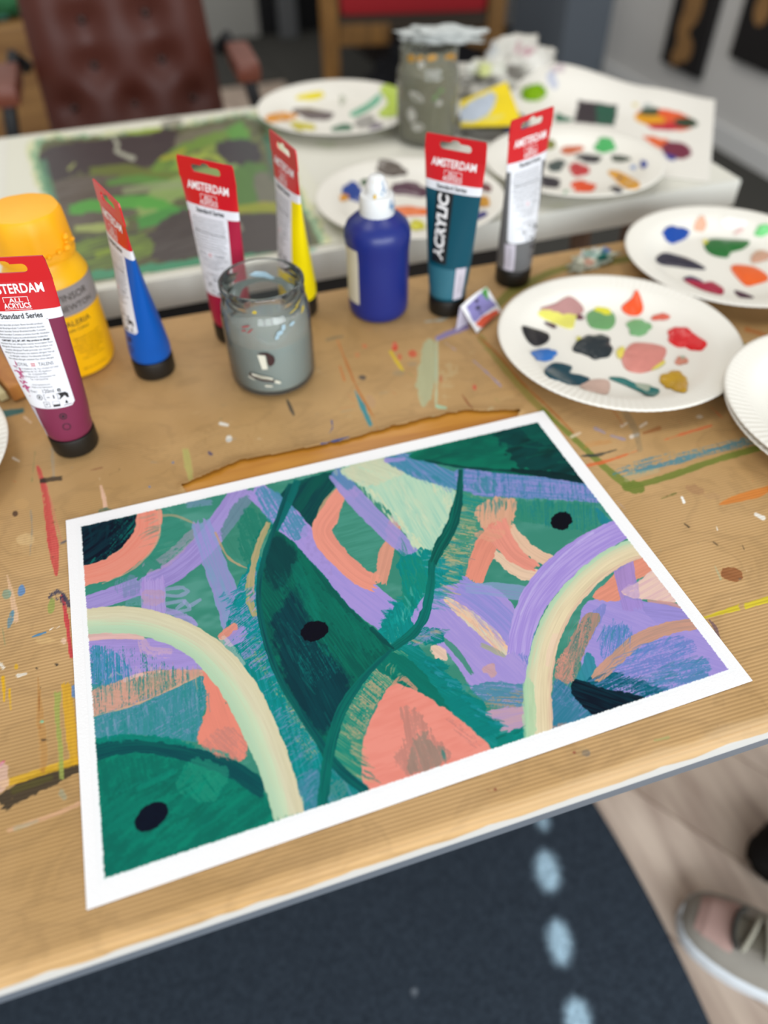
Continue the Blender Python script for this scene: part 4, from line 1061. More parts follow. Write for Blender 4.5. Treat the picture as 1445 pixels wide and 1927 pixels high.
def paint_tube(name, x, y, yaw, color, label, back=True, fine=True, splash=None, tilt=None):
    t = empty(name, (x, y, TZ + .0006), math.radians(yaw))
    tag(t, label, 'paint tube', 'standing tubes of acrylic paint')
    body_m = mat('tube_' + color, color, rough=.36, vary=.04, spec=.3)
    # cap
    bm = bmesh.new()
    lathe(bm, [(.0172, 0), (.0186, .0006), (.0195, .003), (.0197, .0165), (.0192, .0182), (.010, Z_CAP)], 56, cap0=True, cap1=True)
    obj('cap', bm, cap_m, t, smooth=True)
    # body, in bands of colour
    bm = bmesh.new()
    zs = sorted(set([Z_CAP + .0002, .0205, .024] + list(np.linspace(.028, Z_WHITE, 24)) + list(np.linspace(Z_WHITE, Z_RED, 4)) + list(np.linspace(Z_RED, Z_FLAT, 9))))
    th = np.linspace(-PI, PI, 65)[:-1]
    rings = []
    for z in zs:
        a, b = tube_ab(z)
        k = .93 if z < .0195 else (.985 if z < .022 else 1)
        rings.append([bm.verts.new((k * a * math.sin(q), -k * b * math.cos(q), z)) for q in th])
    for j, (r0, r1) in enumerate(zip(rings, rings[1:])):
        zc = (zs[j] + zs[j + 1]) / 2
        mi = 0 if zc < Z_WHITE else (1 if zc < Z_RED else 2)
        for i in range(64):
            bm.faces.new((r0[i], r0[(i + 1) % 64], r1[(i + 1) % 64], r1[i])).material_index = mi
    obj('tube_body', bm, [body_m, white_m, red_m], t, smooth=True)
    # flat hanging tab with its slot
    a, _ = tube_ab(Z_FLAT)
    zt = TUBE_H
    out = [(-a, Z_FLAT), (a, Z_FLAT), (a * .985, zt - .003), (a * .955, zt), (-a * .955, zt), (-a * .985, zt - .003)]
    zc = .1665; hw, hh = .0160, .0034
    hole = []
    for k in range(9): q = -PI / 2 + PI * k / 8; hole.append((hw - hh + hh * math.cos(q), zc + hh * math.sin(q)))
    for k in range(7): q = PI * k / 6; hole.append((.0048 * math.cos(q), zc + hh + .0026 * math.sin(q)))
    for k in range(9): q = PI / 2 + PI * k / 8; hole.append((-(hw - hh) + hh * math.cos(q), zc + hh * math.sin(q)))
    allp = out + hole
    tri = tessellate_polygon([[Vector((p[0], p[1], 0)) for p in out], [Vector((p[0], p[1], 0)) for p in hole]])
    bm = bmesh.new()
    f_ = [bm.verts.new((p[0], -.0007, p[1])) for p in allp]
    b_ = [bm.verts.new((p[0], .0007, p[1])) for p in allp]
    for q in tri:
        bm.faces.new([f_[i] for i in q]); bm.faces.new([b_[i] for i in q][::-1])
    for L in (range(len(out)), range(len(out), len(allp))):
        L = list(L)
        for i in range(len(L)):
            p, q = L[i], L[(i + 1) % len(L)]
            bm.faces.new((f_[p], f_[q], b_[q], b_[p]))
    obj('hanging_tab', bm, red_m, t)
    for sd in ((0,) if back else (0,)):
        bend(text_mesh('AMSTERDAM', .0098, .0002, .80), 'brand_lettering', wink, t, 0, .1512)
        me = text_mesh('ALL', .0046, .00005, 1.3); me2 = text_mesh('ACRYLICS', .0054, .0001, .80)
        bend(me, 'small_lettering', wink, t, 0, .1428); bend(me2, 'small_lettering', wink, t, 0, .1387)
        bm = bmesh.new()
        for (x0, x1, z0, z1) in ((-.009, .009, .1451, .1455), (-.009, -.0086, .1415, .1455), (.0086, .009, .1415, .1455), (-.0098, .0098, .1358, .1361)):
            vs = [bm.verts.new(tube_at(s_, z_, .0003)) for s_, z_ in ((x0, z0), (x1, z0), (x1, z1), (x0, z1))]
            bm.faces.new(vs)
        obj('line_frame', bm, wink, t)
        bend(text_mesh('Standard Series', .0058, .00012, .86), 'series_lettering', ink_m, t, 0, .1308)
    if back:
        lb = patch('label', white_m, t, -.0255, .0185, .0525, Z_WHITE, .00012, rc=.003)
        lx = -.0035
        if fine:
            bm = bmesh.new()
            vs = [bm.verts.new(tube_at(s_, z_, .0002)) for s_, z_ in ((-.0255, .1272), (.0185, .1272), (.0185, .1275), (-.0255, .1275))]
            bm.faces.new(vs); obj('rule', bm, ink_m, lb)
            for i, L in enumerate(LINES):
                bend(text_mesh(L, .00205, .00008 if i == 5 else 0, .86), 'fine_print', ink_m, lb, lx + random.uniform(-.0006, .0006), .1243 - i * .00255)
            bend(text_mesh('ROYAL', .0040, 0, .82), 'maker_lettering', grey_ink, lb, lx - .0090, .0918)
            bend(text_mesh('TALENS', .0040, 0, .82), 'maker_lettering', grey_ink, lb, lx + .0100, .0918)
            bm = bmesh.new()
            for i in range(3):
                for j in range(2):
                    x0 = lx - .0013 + i * .0011; z0 = .0903 + j * .0016
                    vs = [bm.verts.new(tube_at(s_, z_, .0003)) for s_, z_ in ((x0, z0), (x0 + .0007, z0), (x0 + .0007, z0 + .0012), (x0, z0 + .0012))]
                    bm.faces.new(vs)
            obj('maker_emblem', bm, mat('emblem_red', 'd2555a', rough=.5), lb)
            for i, L in enumerate(LINES2):
                if L: bend(text_mesh(L, .0019, 0, .86), 'fine_print', grey_ink, lb, lx + .001, .0882 - i * .0023)
            bend(text_mesh('4.1 fl.oz./', .0030, 0, .8), 'volume_lettering', grey_ink, lb, lx - .0085, .0681)
            bend(text_mesh('120ml', .0046, 0, .85), 'volume_lettering', ink_m, lb, lx + .0045, .0684)
            bend(text_mesh('e', .0066, .0001, 1.0), 'volume_lettering', ink_m, lb, lx + .0130, .0688)
        else:
            for i in range(12):
                if i < 8 or True:
                    bend(text_mesh(LINES[i], .00205, 0, .86), 'fine_print', grey_ink, lb, lx, .1243 - i * .00255)
            for i, L in enumerate(LINES2):
                if L: bend(text_mesh(L, .0019, 0, .86), 'fine_print', grey_ink, lb, lx, .0880 - i * .0023)
        # recycling pictograms at the foot of the label
        bm = bmesh.new()
        def rect(s0, s1, z0, z1): bm.faces.new([bm.verts.new(tube_at(a_, b__, .00025)) for a_, b__ in ((s0, z0), (s1, z0), (s1, z1), (s0, z1))])
        def frame(s0, s1, z0, z1, w=.0003):
            rect(s0, s1, z0, z0 + w); rect(s0, s1, z1 - w, z1); rect(s0, s0 + w, z0, z1); rect(s1 - w, s1, z0, z1)
        frame(-.0035, .0072, .0605, .0655); rect(.0035, .0045, .0615, .0648); rect(-.0015, .0010, .0626, .0632)
        bm.faces.new([bm.verts.new(tube_at(a_, b__, .00025)) for a_, b__ in ((.0074, .0602), (.0152, .0602), (.0152, .0640), (.0135, .0658), (.0074, .0658), (.0092, .063))])
        frame(-.0055, -.0008, .0540, .0590); rect(-.0042, -.0020, .0568, .0573); rect(-.0042, -.0026, .0558, .0562)
        rect(.0015, .0070, .0541, .0562); frame(.0015, .0070, .0541, .0590, .0002)
        rect(.0095, .0150, .0540, .0545)
        bm.faces.new([bm.verts.new(tube_at(.0122 + .0011 * math.cos(q), .0564 + .0011 * math.sin(q), .00025)) for q in np.linspace(0, 2 * PI, 10, endpoint=False)])
        bm.faces.new([bm.verts.new(tube_at(a_, b__, .00025)) for a_, b__ in ((.0112, .0568), (.0132, .0568), (.0122, .0588))])
        for q in np.linspace(0, 2 * PI, 12, endpoint=False):
            q2 = q + 2 * PI / 12
            bm.faces.new([bm.verts.new(tube_at(-.0072 + r_ * math.cos(w), .0630 + r_ * math.sin(w), .00025)) for r_, w in ((.0024, q), (.0024, q2), (.0019, q2), (.0019, q))])
        rect(-.0080, -.0066, .0620, .0640)
        obj('pictograms', bm, ink_m, lb)
        # marks printed on the coloured foot
        bm = bmesh.new()
        for (cz, r_) in ((.0445, .0030), (.0345, .0034)):
            for k in range(12):
                q, q2 = 2 * PI * k / 12, 2 * PI * (k + (1 if cz > .04 else .72)) / 12
                bm.faces.new([bm.verts.new(tube_at(.006 + rr * math.cos(w), cz + rr * math.sin(w), .00025)) for rr, w in ((r_, q), (r_, q2), (r_ * .72, q2), (r_ * .72, q))])
        bm.faces.new([bm.verts.new(tube_at(.006 + .0014 * math.cos(q), .0445 + .0014 * math.sin(q), .00025)) for q in np.linspace(0, 2 * PI, 10, endpoint=False)])
        obj('recycling_marks', bm, mat('dark_print', '2a1420', rough=.5), t)
        sl = patch('side_label', mat('pale_label', 'c9c2cc', rough=.5), t, -.028, -.0165, .021, .0515, .0001, n=(8, 12))
        bend(text_mesh('120 ml  AMSTERDAM', .0026, 0, .9), 'fine_print', grey_ink, sl, -.0215, .036, rot=PI / 2)
    return t

cols = {}
mt = paint_tube('acrylic_tube', *U(140, 838)[:2], -14, '7c2f4b', 'maroon paint tube nearest the camera at the left edge, white label facing front')
mt.location.x, mt.location.y = 0.0130, 0.3905
# pink paint rubbed over the label of the nearest tube
lab = [o for o in mt.children if o.name.startswith('label')][0]
bm = bmesh.new()
rs = random.Random(5)
for k in range(34):
    s0 = -.0168 + rs.gauss(0, .0018); z0 = .0780 + rs.gauss(0, .006)
    L = rs.uniform(.0006, .0034); w = rs.uniform(.0003, .0010); q = rs.uniform(-.5, .9) + PI / 2 * rs.choice([0, 1])
    dx, dz = math.cos(q) * L, math.sin(q) * L; nx_, nz_ = -math.sin(q) * w, math.cos(q) * w
    bm.faces.new([bm.verts.new(tube_at(a_, b__, .00033)) for a_, b__ in ((s0 - dx, z0 - dz), (s0 + nx_, z0 + nz_), (s0 + dx, z0 + dz), (s0 - nx_, z0 - nz_))])
obj('paint_smear', bm, mat('smear_pink', 'bb4a7c', rough=.5), lab)
t_ = paint_tube('acrylic_tube', .092, .480, -74, '0a55ac', 'blue paint tube seen almost edge on, between the yellow bottle and the glass jar')
t_ = paint_tube('acrylic_tube', .1775, .5155, -46, 'a81f3e', 'crimson paint tube standing behind the glass jar of grey water')
t_ = paint_tube('acrylic_tube', .2525, .5385, -80, 'f3dc04', 'bright yellow paint tube seen edge on, right behind the glass jar')
tl = paint_tube('acrylic_tube', .4025, .4885, -46, '054a5b', 'dark teal paint tube with large upright white lettering', back=False)
t_ = paint_tube('acrylic_tube', .4955, .5205, 21, '6a6a6a', 'grey paint tube farthest right, beside the folded paint sample', fine=True)
# teal tube: printed front
bk = patch('dark_band', mat('band_dark', '12181c', rough=.45), tl, -.0150, .0030, .0585, Z_WHITE, .0001, rc=.0)
bend(text_mesh('ACRYLIC', .0148, .0006, 1.02, shear=.12), 'lettering', wink, bk, -.0062, .0935, rot=PI / 2, off=.0003)
patch('colour_swatch', mat('swatch_teal', '2f6c7d', rough=.4), tl, -.022, .0135, .0225, .0545, .0001)
sl = patch('side_label', mat('pale_label', 'c9c2cc', rough=.5), tl, .0140, .0250, .0215, .0560, .0001, n=(8, 12))
bend(text_mesh('Phthalo Green Blue', .0026, 0, .9), 'fine_print', grey_ink, sl, .0195, .039, rot=PI / 2)

# ------------------------------------------------------------------ yellow bottle
yb = empty('paint_bottle', (.0190, .5260, TZ + .0006))
tag(yb, 'large yellow paint bottle with paint crusted cap and grey band, behind the maroon tube', 'paint bottle')
ym = mat('bottle_yellow', 'ffbe06', k=1.0, rough=.4, vary=.05, vscale=20, bump=.05, bscale=60)
yc = mat('cap_yellow', 'ffb30e', k=1.0, rough=.45, vary=.06, vscale=30, bump=.12, bscale=90)
BR = .0385
prof = [(.030, 0), (.0365, .0015), (BR, .006), (BR, .060), (BR * .995, .085), (.0375, .094), (.0340, .102), (.0308, .107), (.0298, .110), (.0290, .1165)]
bm = bmesh.new(); lathe(bm, prof, 64, cap0=True, cap1=True); obj('bottle_body', bm, ym, yb, smooth=True)
bm = bmesh.new()
fac = lambda a, z: 1 + .012 * math.cos(9 * a + .4) + .01 * math.cos(5 * a + 2)
lathe(bm, [(.0300, .1110), (.0325, .1120), (.0333, .1160), (.0320, .1186), (.0322, .1205), (.0333, .1215), (.0326, .138), (.0318, .1495), (.0300, .1526), (.024, .1536), (.0001, .1538)], 63, wob=fac, cap0=True)
cp = obj('cap', bm, yc, yb, smooth=True)
bm = bmesh.new()
for (a, z, r) in ((-.55, .131, .0034), (-.62, .1225, .0040), (-.9, .1222, .0026), (-.2, .1230, .002), (-1.2, .121, .0024), (-.58, .127, .0026), (-1.6, .1218, .002)):
    m4 = Matrix.Translation((.0338 * math.cos(a), .0338 * math.sin(a), z)) @ Matrix.Scale(r, 4) @ Matrix.Diagonal((1, 1.5, .8, 1))
    bmesh.ops.create_icosphere(bm, subdivisions=2, radius=1, matrix=m4)
obj('paint_crust', bm, yc, cp, smooth=True)
def bot_at(s, z, off=0.0, r=BR):
    a = -PI / 2 - .0 + s / r
    zz = [p[1] for p in prof]; rr = [p[0] for p in prof]
    q = float(np.interp(z, zz, rr)) + off
    return Vector((q * math.cos(a), q * math.sin(a), z))
bd = patch('grey_band', mat('band_grey', 'a09a98', rough=.4, vary=.03), yb, -.10, .10, .0665, .0925, .0003, fn=bot_at, n=(60, 6))
dk = mat('brown_print', '3c3427', rough=.5)
off0 = .019
bend(text_mesh('WINSOR', .0088, 0, 1.06), 'lettering', dk, bd, off0, .0838, off=.0006, fn=bot_at)
bend(text_mesh('& NEWTON', .0080, 0, 1.0), 'lettering', dk, bd, off0, .0738, off=.0006, fn=bot_at)
bend(text_mesh('GALERIA', .0076, 0, 1.02), 'lettering', dk, yb, off0 - .003, .0585, off=.0004, fn=bot_at)
bend(text_mesh('Acrylic Colour', .0042, 0, 1), 'lettering', dk, yb, off0 - .004, .0520, off=.0004, fn=bot_at)
lt = mat('amber_print', '96690c', rough=.5)
for i, s_ in enumerate(('High quality acrylic colour', 'for artists. Smooth flow,', 'strong brush stroke retention', 'Couleur acrylique de haute', 'Hochwertige Acrylfarbe', 'Colori acrilici', 'Color acrilico de alta')):
    bend(text_mesh(s_, .0029, 0, .95), 'fine_print', lt, yb, off0 + .004, .0430 - i * .0036, off=.0004, fn=bot_at)
bend(text_mesh('500 ml e 16.9 US fl.oz', .0030, 0, .95), 'fine_print', lt, yb, off0 + .002, .0105, off=.0004, fn=bot_at)

# ------------------------------------------------------------------ navy bottle with a white nozzle
nb = empty('paint_bottle', (.3335, .5125, TZ + .0006))
tag(nb, 'dark blue squeeze bottle of paint with a smeared white nozzle cap', 'paint bottle')
nm = mat('bottle_blue', '1b2a78', rough=.34, vary=.06, vscale=25, bump=.03, bscale=120)
nprof = [(.024, 0), (.0285, .001), (.0312, .005), (.0318, .012), (.0318, .055), (.0316, .064), (.0322, .074), (.0335, .083), (.0333, .090), (.0305, .0965), (.0245, .1020), (.0185, .1055), (.0165, .107)]
bm = bmesh.new(); lathe(bm, nprof, 64, cap0=True, cap1=True); obj('bottle_body', bm, nm, nb, smooth=True)
wm = mat('nozzle_white', 'e8eae8', rough=.4, vary=.03)
bm = bmesh.new()
lathe(bm, [(.0168, .1055), (.0172, .1065), (.0168, .1220), (.0160, .1245), (.0115, .1252), (.0104, .1268), (.0112, .1300), (.0106, .1340), (.0086, .1375), (.0076, .1405), (.0056, .1420), (.0001, .1422)], 48, wob=lambda a, z: 1 + .012 * math.cos(24 * a) * (z < .124), cap0=True)
nz_ = obj('nozzle_cap', bm, wm, nb, smooth=True)
def noz_at(s, z, off=0.0):
    zz = [.1055, .1220, .1245, .1252, .1268, .1300, .1340, .1375, .1405]; rr = [.0172, .0168, .0160, .0115, .0104, .0112, .0106, .0086, .0076]
    q = float(np.interp(z, zz, rr)) + off; a = s / .015
    return Vector((q * math.cos(a), q * math.sin(a), z))
def smear(parent, fn, spots, m, name='paint_smear', off=.0005, each=True):
    if each and len(spots) > 1:
        for q in spots: smear(parent, fn, [q], m, name, off)
        return
    bm = bmesh.new()
    for (s0, z0, L, w, q) in spots:
        dx, dz = math.cos(q) * L, math.sin(q) * L; ax_, az_ = -math.sin(q) * w, math.cos(q) * w
        pts = [(s0 - dx, z0 - dz), (s0 - dx * .4 - ax_, z0 - dz * .4 - az_), (s0 + dx * .5 - ax_ * .8, z0 + dz * .5 - az_ * .8), (s0 + dx, z0 + dz), (s0 + dx * .4 + ax_, z0 + dz * .4 + az_), (s0 - dx * .5 + ax_ * .8, z0 - dz * .5 + az_ * .8)]
        bm.faces.new([bm.verts.new(fn(a_, b__, off)) for a_, b__ in pts])
    return obj(name, bm, m, parent)
lb_ = mat('smear_blue', '6f9cc4', rough=.5)
smear(nz_, noz_at, [(-.020, .133, .004, .0007, .9), (-.0175, .130, .003, .0006, 1.3), (-.016, .119, .005, .0007, 1.4), (-.0130, .114, .004, .0007, 1.5), (-.022, .128, .003, .0005, 2.4), (-.019, .1375, .003, .0006, 1.0), (-.0145, .1165, .003, .001, .2), (-.010, .117, .004, .0006, 1.5)], lb_, off=.0012, each=False)
smear(nz_, noz_at, [(-.0305, .1268, .0022, .0017, .3), (-.033, .139, .0006, .0005, 0)], mat('smear_yellow', 'e0b61c', rough=.45), off=.0014)
def nav_at(s, z, off=0.0):
    q = float(np.interp(z, [p[1] for p in nprof], [p[0] for p in nprof])) + off; a = s / .032
    return Vector((q * math.cos(a), q * math.sin(a), z))
patch('label', mat('cream_label', 'd6d0bc', rough=.5), nb, -.105, -.0815, .020, .079, .0003, fn=nav_at, n=(12, 20))

# ------------------------------------------------------------------ jar of rinsing water
jr = empty('water_jar', (.2005, .4335, TZ + .0006))
tag(jr, 'open glass jar of cloudy grey rinsing water with scraps of label', 'jar')
def hazy_glass(name, tint, haze, hazecol, edge=2.6):
    m = bpy.data.materials.new(name); m.use_nodes = True
    nt = m.node_tree; N = nt.nodes; L = nt.links
    out = N['Material Output']; N.remove(N['Principled BSDF'])
    tr = N.new('ShaderNodeBsdfTransparent'); tr.inputs['Color'].default_value = tint
    gl = N.new('ShaderNodeBsdfGlossy'); gl.inputs['Roughness'].default_value = .04
    df = N.new('ShaderNodeBsdfDiffuse'); df.inputs['Color'].default_value = hazecol
    lw = N.new('ShaderNodeFresnel'); lw.inputs['IOR'].default_value = 1.42
    lf = N.new('ShaderNodeLayerWeight'); lf.inputs['Blend'].default_value = .35
    mr = N.new('ShaderNodeMapRange'); mr.inputs['To Min'].default_value = haze; mr.inputs['To Max'].default_value = min(.8, haze * edge)
    L.new(lf.outputs['Facing'], mr.inputs['Value'])
    a = N.new('ShaderNodeMixShader'); b = N.new('ShaderNodeMixShader')
    L.new(mr.outputs[0], a.inputs[0]); L.new(tr.outputs[0], a.inputs[1]); L.new(df.outputs[0], a.inputs[2])
    L.new(lw.outputs[0], b.inputs[0]); L.new(a.outputs[0], b.inputs[1]); L.new(gl.outputs[0], b.inputs[2])
    L.new(b.outputs[0], out.inputs['Surface'])
    return m
glass = hazy_glass('jar_glass', (.975, .98, .975, 1), .05, (.46, .48, .46, 1))
JR = .0403
JO = [(.030, .0), (.0345, .0008), (.0388, .004), (JR, .009), (JR, .066), (.0396, .0735), (.0385, .0800), (.0366, .0830), (.0362, .0855), (.0372, .0868), (.0364, .0885), (.0372, .0905), (.0364, .0925), (.0370, .0965), (.0376, .0985), (.0374, .1010), (.0360, .1022)]
JI = [(.0345, .1018), (.0338, .1000), (.0336, .0960), (.0334, .0850)]
bm = bmesh.new()
lathe(bm, JO + JI, 72, cap0=True)
obj('glass', bm, glass, jr, smooth='full')
wat = mat('murky_water', '8b9690', rough=.12, vary=.06, vscale=12, spec=.4)
bm = bmesh.new()
lathe(bm, [(.0294, .0047), (.0360, .0064), (.0381, .0112), (.0381, .0540), (.0379, .0545), (.020, .0541), (.0001, .0541)], 64, cap0=True)
obj('water', bm, wat, jr, smooth=True)
bm = bmesh.new()
fp = [(.0381, .0530), (.0382, .064), (.0374, .0705), (.0358, .0765), (.0338, .0805)]
fr_ = [[bm.verts.new((r * math.cos(a), r * math.sin(a), z + (.004 * math.sin(3 * a + 1) if z > .079 else 0))) for a in np.linspace(-PI * 1.05, PI * .05, 48)] for r, z in fp]
for r0, r1 in zip(fr_, fr_[1:]):
    for i in range(47): bm.faces.new((r0[i], r0[i + 1], r1[i + 1], r1[i]))
obj('dried_film', bm, hazy_glass('film', (.97, .98, .97, 1), .42, (.40, .42, .37, 1)), jr, smooth=True)
def jar_at(s, z, off=0.0):
    q = float(np.interp(z, [p[1] for p in JO], [p[0] for p in JO])) + off; a = -PI / 2 + s / JR
    return Vector((q * math.cos(a), q * math.sin(a), z))
scr = mat('label_scrap', 'dcd9c6', rough=.6); brn = mat('label_brown', '3a2020', rough=.55)
def jpoly(bm, pts, off=.0004):
    bm.faces.new([bm.verts.new(jar_at(a, b, off)) for a, b in pts])
bm = bmesh.new()
jx = -.012
jpoly(bm, [(jx - .0065, .0500), (jx + .0005, .0495), (jx + .001, .0350), (jx - .004, .0345)])
jpoly(bm, [(jx - .0150, .0290), (jx - .006, .0275), (jx + .004, .0250), (jx + .0045, .0225), (jx - .006, .0245), (jx - .0145, .0270)])
jpoly(bm, [(jx + .0060, .0225), (jx + .0110, .0200), (jx + .0105, .0175), (jx + .0055, .0195)])
jpoly(bm, [(jx - .0185, .0255), (jx - .0130, .0230), (jx - .0120, .0215), (jx - .0185, .0240)])
jpoly(bm, [(jx - .004, .0175), (jx + .003, .0165), (jx + .003, .0150), (jx - .003, .0155)])
obj('label_scrap', bm, scr, jr)
bm = bmesh.new()
jpoly(bm, [(jx - .0065, .0522), (jx + .003, .0520), (jx + .0078, .0480), (jx + .0085, .0440), (jx + .0070, .0400), (jx + .0035, .0375), (jx + .0020, .0400), (jx + .0015, .0495)], .00055)
jpoly(bm, [(jx - .0165, .0300), (jx - .0145, .0268), (jx - .006, .0240), (jx + .005, .0220), (jx + .0052, .0200), (jx - .006, .0218), (jx - .0155, .0250), (jx - .0175, .0275)], .00055)
obj('label_scrap', bm, brn, jr)
smear(jr, jar_at, [(.004, .0700, .0035, .0022, .2), (.008, .0740, .0032, .0020, 1.1), (.017, .0745, .0035, .0016, .2), (.001, .0665, .0026, .0018, .9)], mat('smear_pale_blue', '9fb9c4', rough=.5), off=.0004)
smear(jr, jar_at, [(-.026, .0770, .005, .0009, .3), (-.022, .0735, .004, .0008, .7), (-.028, .0730, .003, .0008, .2)], mat('smear_red', '9c4a4c', rough=.5), off=.0004)
smear(jr, jar_at, [(.024, .0840, .008, .0006, .15), (.030, .088, .006, .0006, .3), (-.016, .0905, .0025, .0018, .2), (.034, .080, .005, .0012, .4)], mat('smear_ochre', 'c0aa3a', rough=.5), off=.0005)
smear(jr, lambda s, z, o: Vector((.0333 * math.cos(s / .0333), .0333 * math.sin(s / .0333), z)), [(.018, .0900, .010, .0012, .1), (.022, .0850, .007, .0020, .2), (.012, .0955, .006, .0008, .1), (.0135, .0855, .003, .002, .5)], mat('smear_ochre', 'c0aa3a', rough=.5))
smear(jr, lambda s, z, o: Vector((.0333 * math.cos(s / .0333), .0333 * math.sin(s / .0333), z)), [(.048, .0880, .010, .0030, .1), (.040, .0850, .006, .0020, .2)], mat('smear_pale_blue', '9fb9c4', rough=.5))
# ------------------------------------------------------------------ paper plates used as palettes
plate_m = mat('plate_white', 'f3efe4', rough=.6, spec=.3, vary=.012, vscale=8)
PR = .1175
def plate_z(r, R_=PR):
    q = r / R_
    return .0014 + .0150 * sstep(np.array(q), .60, .86) + .0030 * sstep(np.array(q), .84, 1.0)
def plate_mesh(R_=PR, flute=.00028, nf=110, sag=0.0):
    bm = bmesh.new()
    n = nf * 4
    rs_ = [0, .12, .3, .5, .58, .63, .68, .73, .78, .83, .88, .93, .975, 1.0]
    top = []; bot = []
    for side in (0, 1):
        rows = []
        for q in rs_[1:]:
            row = []
            for i in range(n):
                a = 2 * PI * i / n
                fl = flute * math.cos(nf * a) * float(sstep(np.array(q), .74, .86)) * (1 if q < .99 else .6)
                z = float(plate_z(q * R_, R_)) + fl + sag * math.cos(2 * a + .5) * q ** 3 - side * (.0011 if q < .99 else .0014)
                row.append(bm.verts.new((q * R_ * math.cos(a), q * R_ * math.sin(a), z)))
            rows.append(row)
        c = bm.verts.new((0, 0, float(plate_z(0)) - side * .0011))
        for i in range(n):
            bm.faces.new((c, rows[0][i], rows[0][(i + 1) % n]))
        for a_, b_ in zip(rows, rows[1:]):
            for i in range(n): bm.faces.new((a_[i], a_[(i + 1) % n], b_[(i + 1) % n], b_[i]))
        (top if side == 0 else bot).extend(rows)
    for i in range(n):
        bm.faces.new((top[-1][i], top[-1][(i + 1) % n], bot[-1][(i + 1) % n], bot[-1][i]))
    return bm
def wet(h):
    return mat('wet_paint_' + h, h, rough=.28, spec=.45, vary=.12, vscale=90, bump=.15, bscale=220)
def plate(px, py, label, dabs, z0=0.0, R_=PR, rim=.0165, group='paper plates used as paint palettes', sag=0.0, tilt=(0, 0), pos=None):
    c = pos if pos is not None else U(px, py, z0 + rim)
    t = empty('paper_plate', (c[0], c[1], TZ + z0 + .0016))
    t.rotation_euler = (tilt[0], tilt[1], 0)
    tag(t, label, 'plate', group)
    obj('plate_dish', plate_mesh(R_, sag=sag), plate_m, t, smooth='full')
    rd = random.Random(int(px + py))
    for i, d in enumerate(dabs):
        if isinstance(d[0], (list, tuple)):
            pts = crom(d[0], step=4, closed=True)[0]; col = d[1]; hgt = d[2] if len(d) > 2 else .0014
            ctr = pts.mean(0)
        else:
            x, y, rx, ry, rot, col = d[:6]; hgt = d[6] if len(d) > 6 else .0014
            q = math.radians(rot); ph = [rd.uniform(0, 6.28) for _ in range(4)]
            pts = []
            for a in np.linspace(0, 2 * PI, 40, endpoint=False):
                k = 1 + .10 * math.cos(2 * a + ph[0]) + .10 * math.cos(3 * a + ph[1]) + .06 * math.cos(5 * a + ph[2]) + .04 * math.cos(9 * a + ph[3])
                u, v = rx * k * math.cos(a), ry * k * math.sin(a)
                pts.append((x + u * math.cos(q) - v * math.sin(q), y + u * math.sin(q) + v * math.cos(q)))
            pts = np.array(pts); ctr = np.array([x, y])
        def on(p):
            z = .003; w = None
            for _ in range(40):
                w = U(p[0], p[1], z0 + z + .0016) - np.array([c[0], c[1], 0])
                r = math.hypot(w[0], w[1])
                if r > R_ * .985: w[:2] *= R_ * .985 / r; r = R_ * .985
                z = .5 * z + .5 * float(plate_z(r, R_))
            return w[0], w[1]
        L = [on(p) for p in pts]; c0 = on(ctr)
        bm = bmesh.new()
        ks = [1.0, .985, .9, .7, .45, .2]
        rings = []
        for k in ks:
            ring = []
            for (x, y) in L:
                X, Y = c0[0] + (x - c0[0]) * k, c0[1] + (y - c0[1]) * k
                hh = hgt * (1 - k ** 3) ** .8 * (.75 + .6 * vnoise(np.array(X * 260), np.array(Y * 260), i)) + (.00055 if k < 1 else -.0003)
                ring.append(bm.verts.new((X, Y, float(plate_z(math.hypot(X, Y), R_)) + .0003 + float(hh) + .00022 * (i % 4))))
            rings.append(ring)
        m_ = len(L)
        for a_, b_ in zip(rings, rings[1:]):
            for j in range(m_): bm.faces.new((a_[j], a_[(j + 1) % m_], b_[(j + 1) % m_], b_[j]))
        bm.faces.new(rings[-1])
        obj('paint_dab', bm, wet(col), t, smooth=True)
    return t
def sc(x0, y0, k, dabs):
    o = []
    for d in dabs:
        if isinstance(d[0], (list, tuple)):
            o.append(([(x0 + p[0] / k, y0 + p[1] / k) for p in d[0]],) + tuple(d[1:]))
        else:
            o.append((x0 + d[0] / k, y0 + d[1] / k, d[2] / k, d[3] / k) + tuple(d[4:]))
    return o
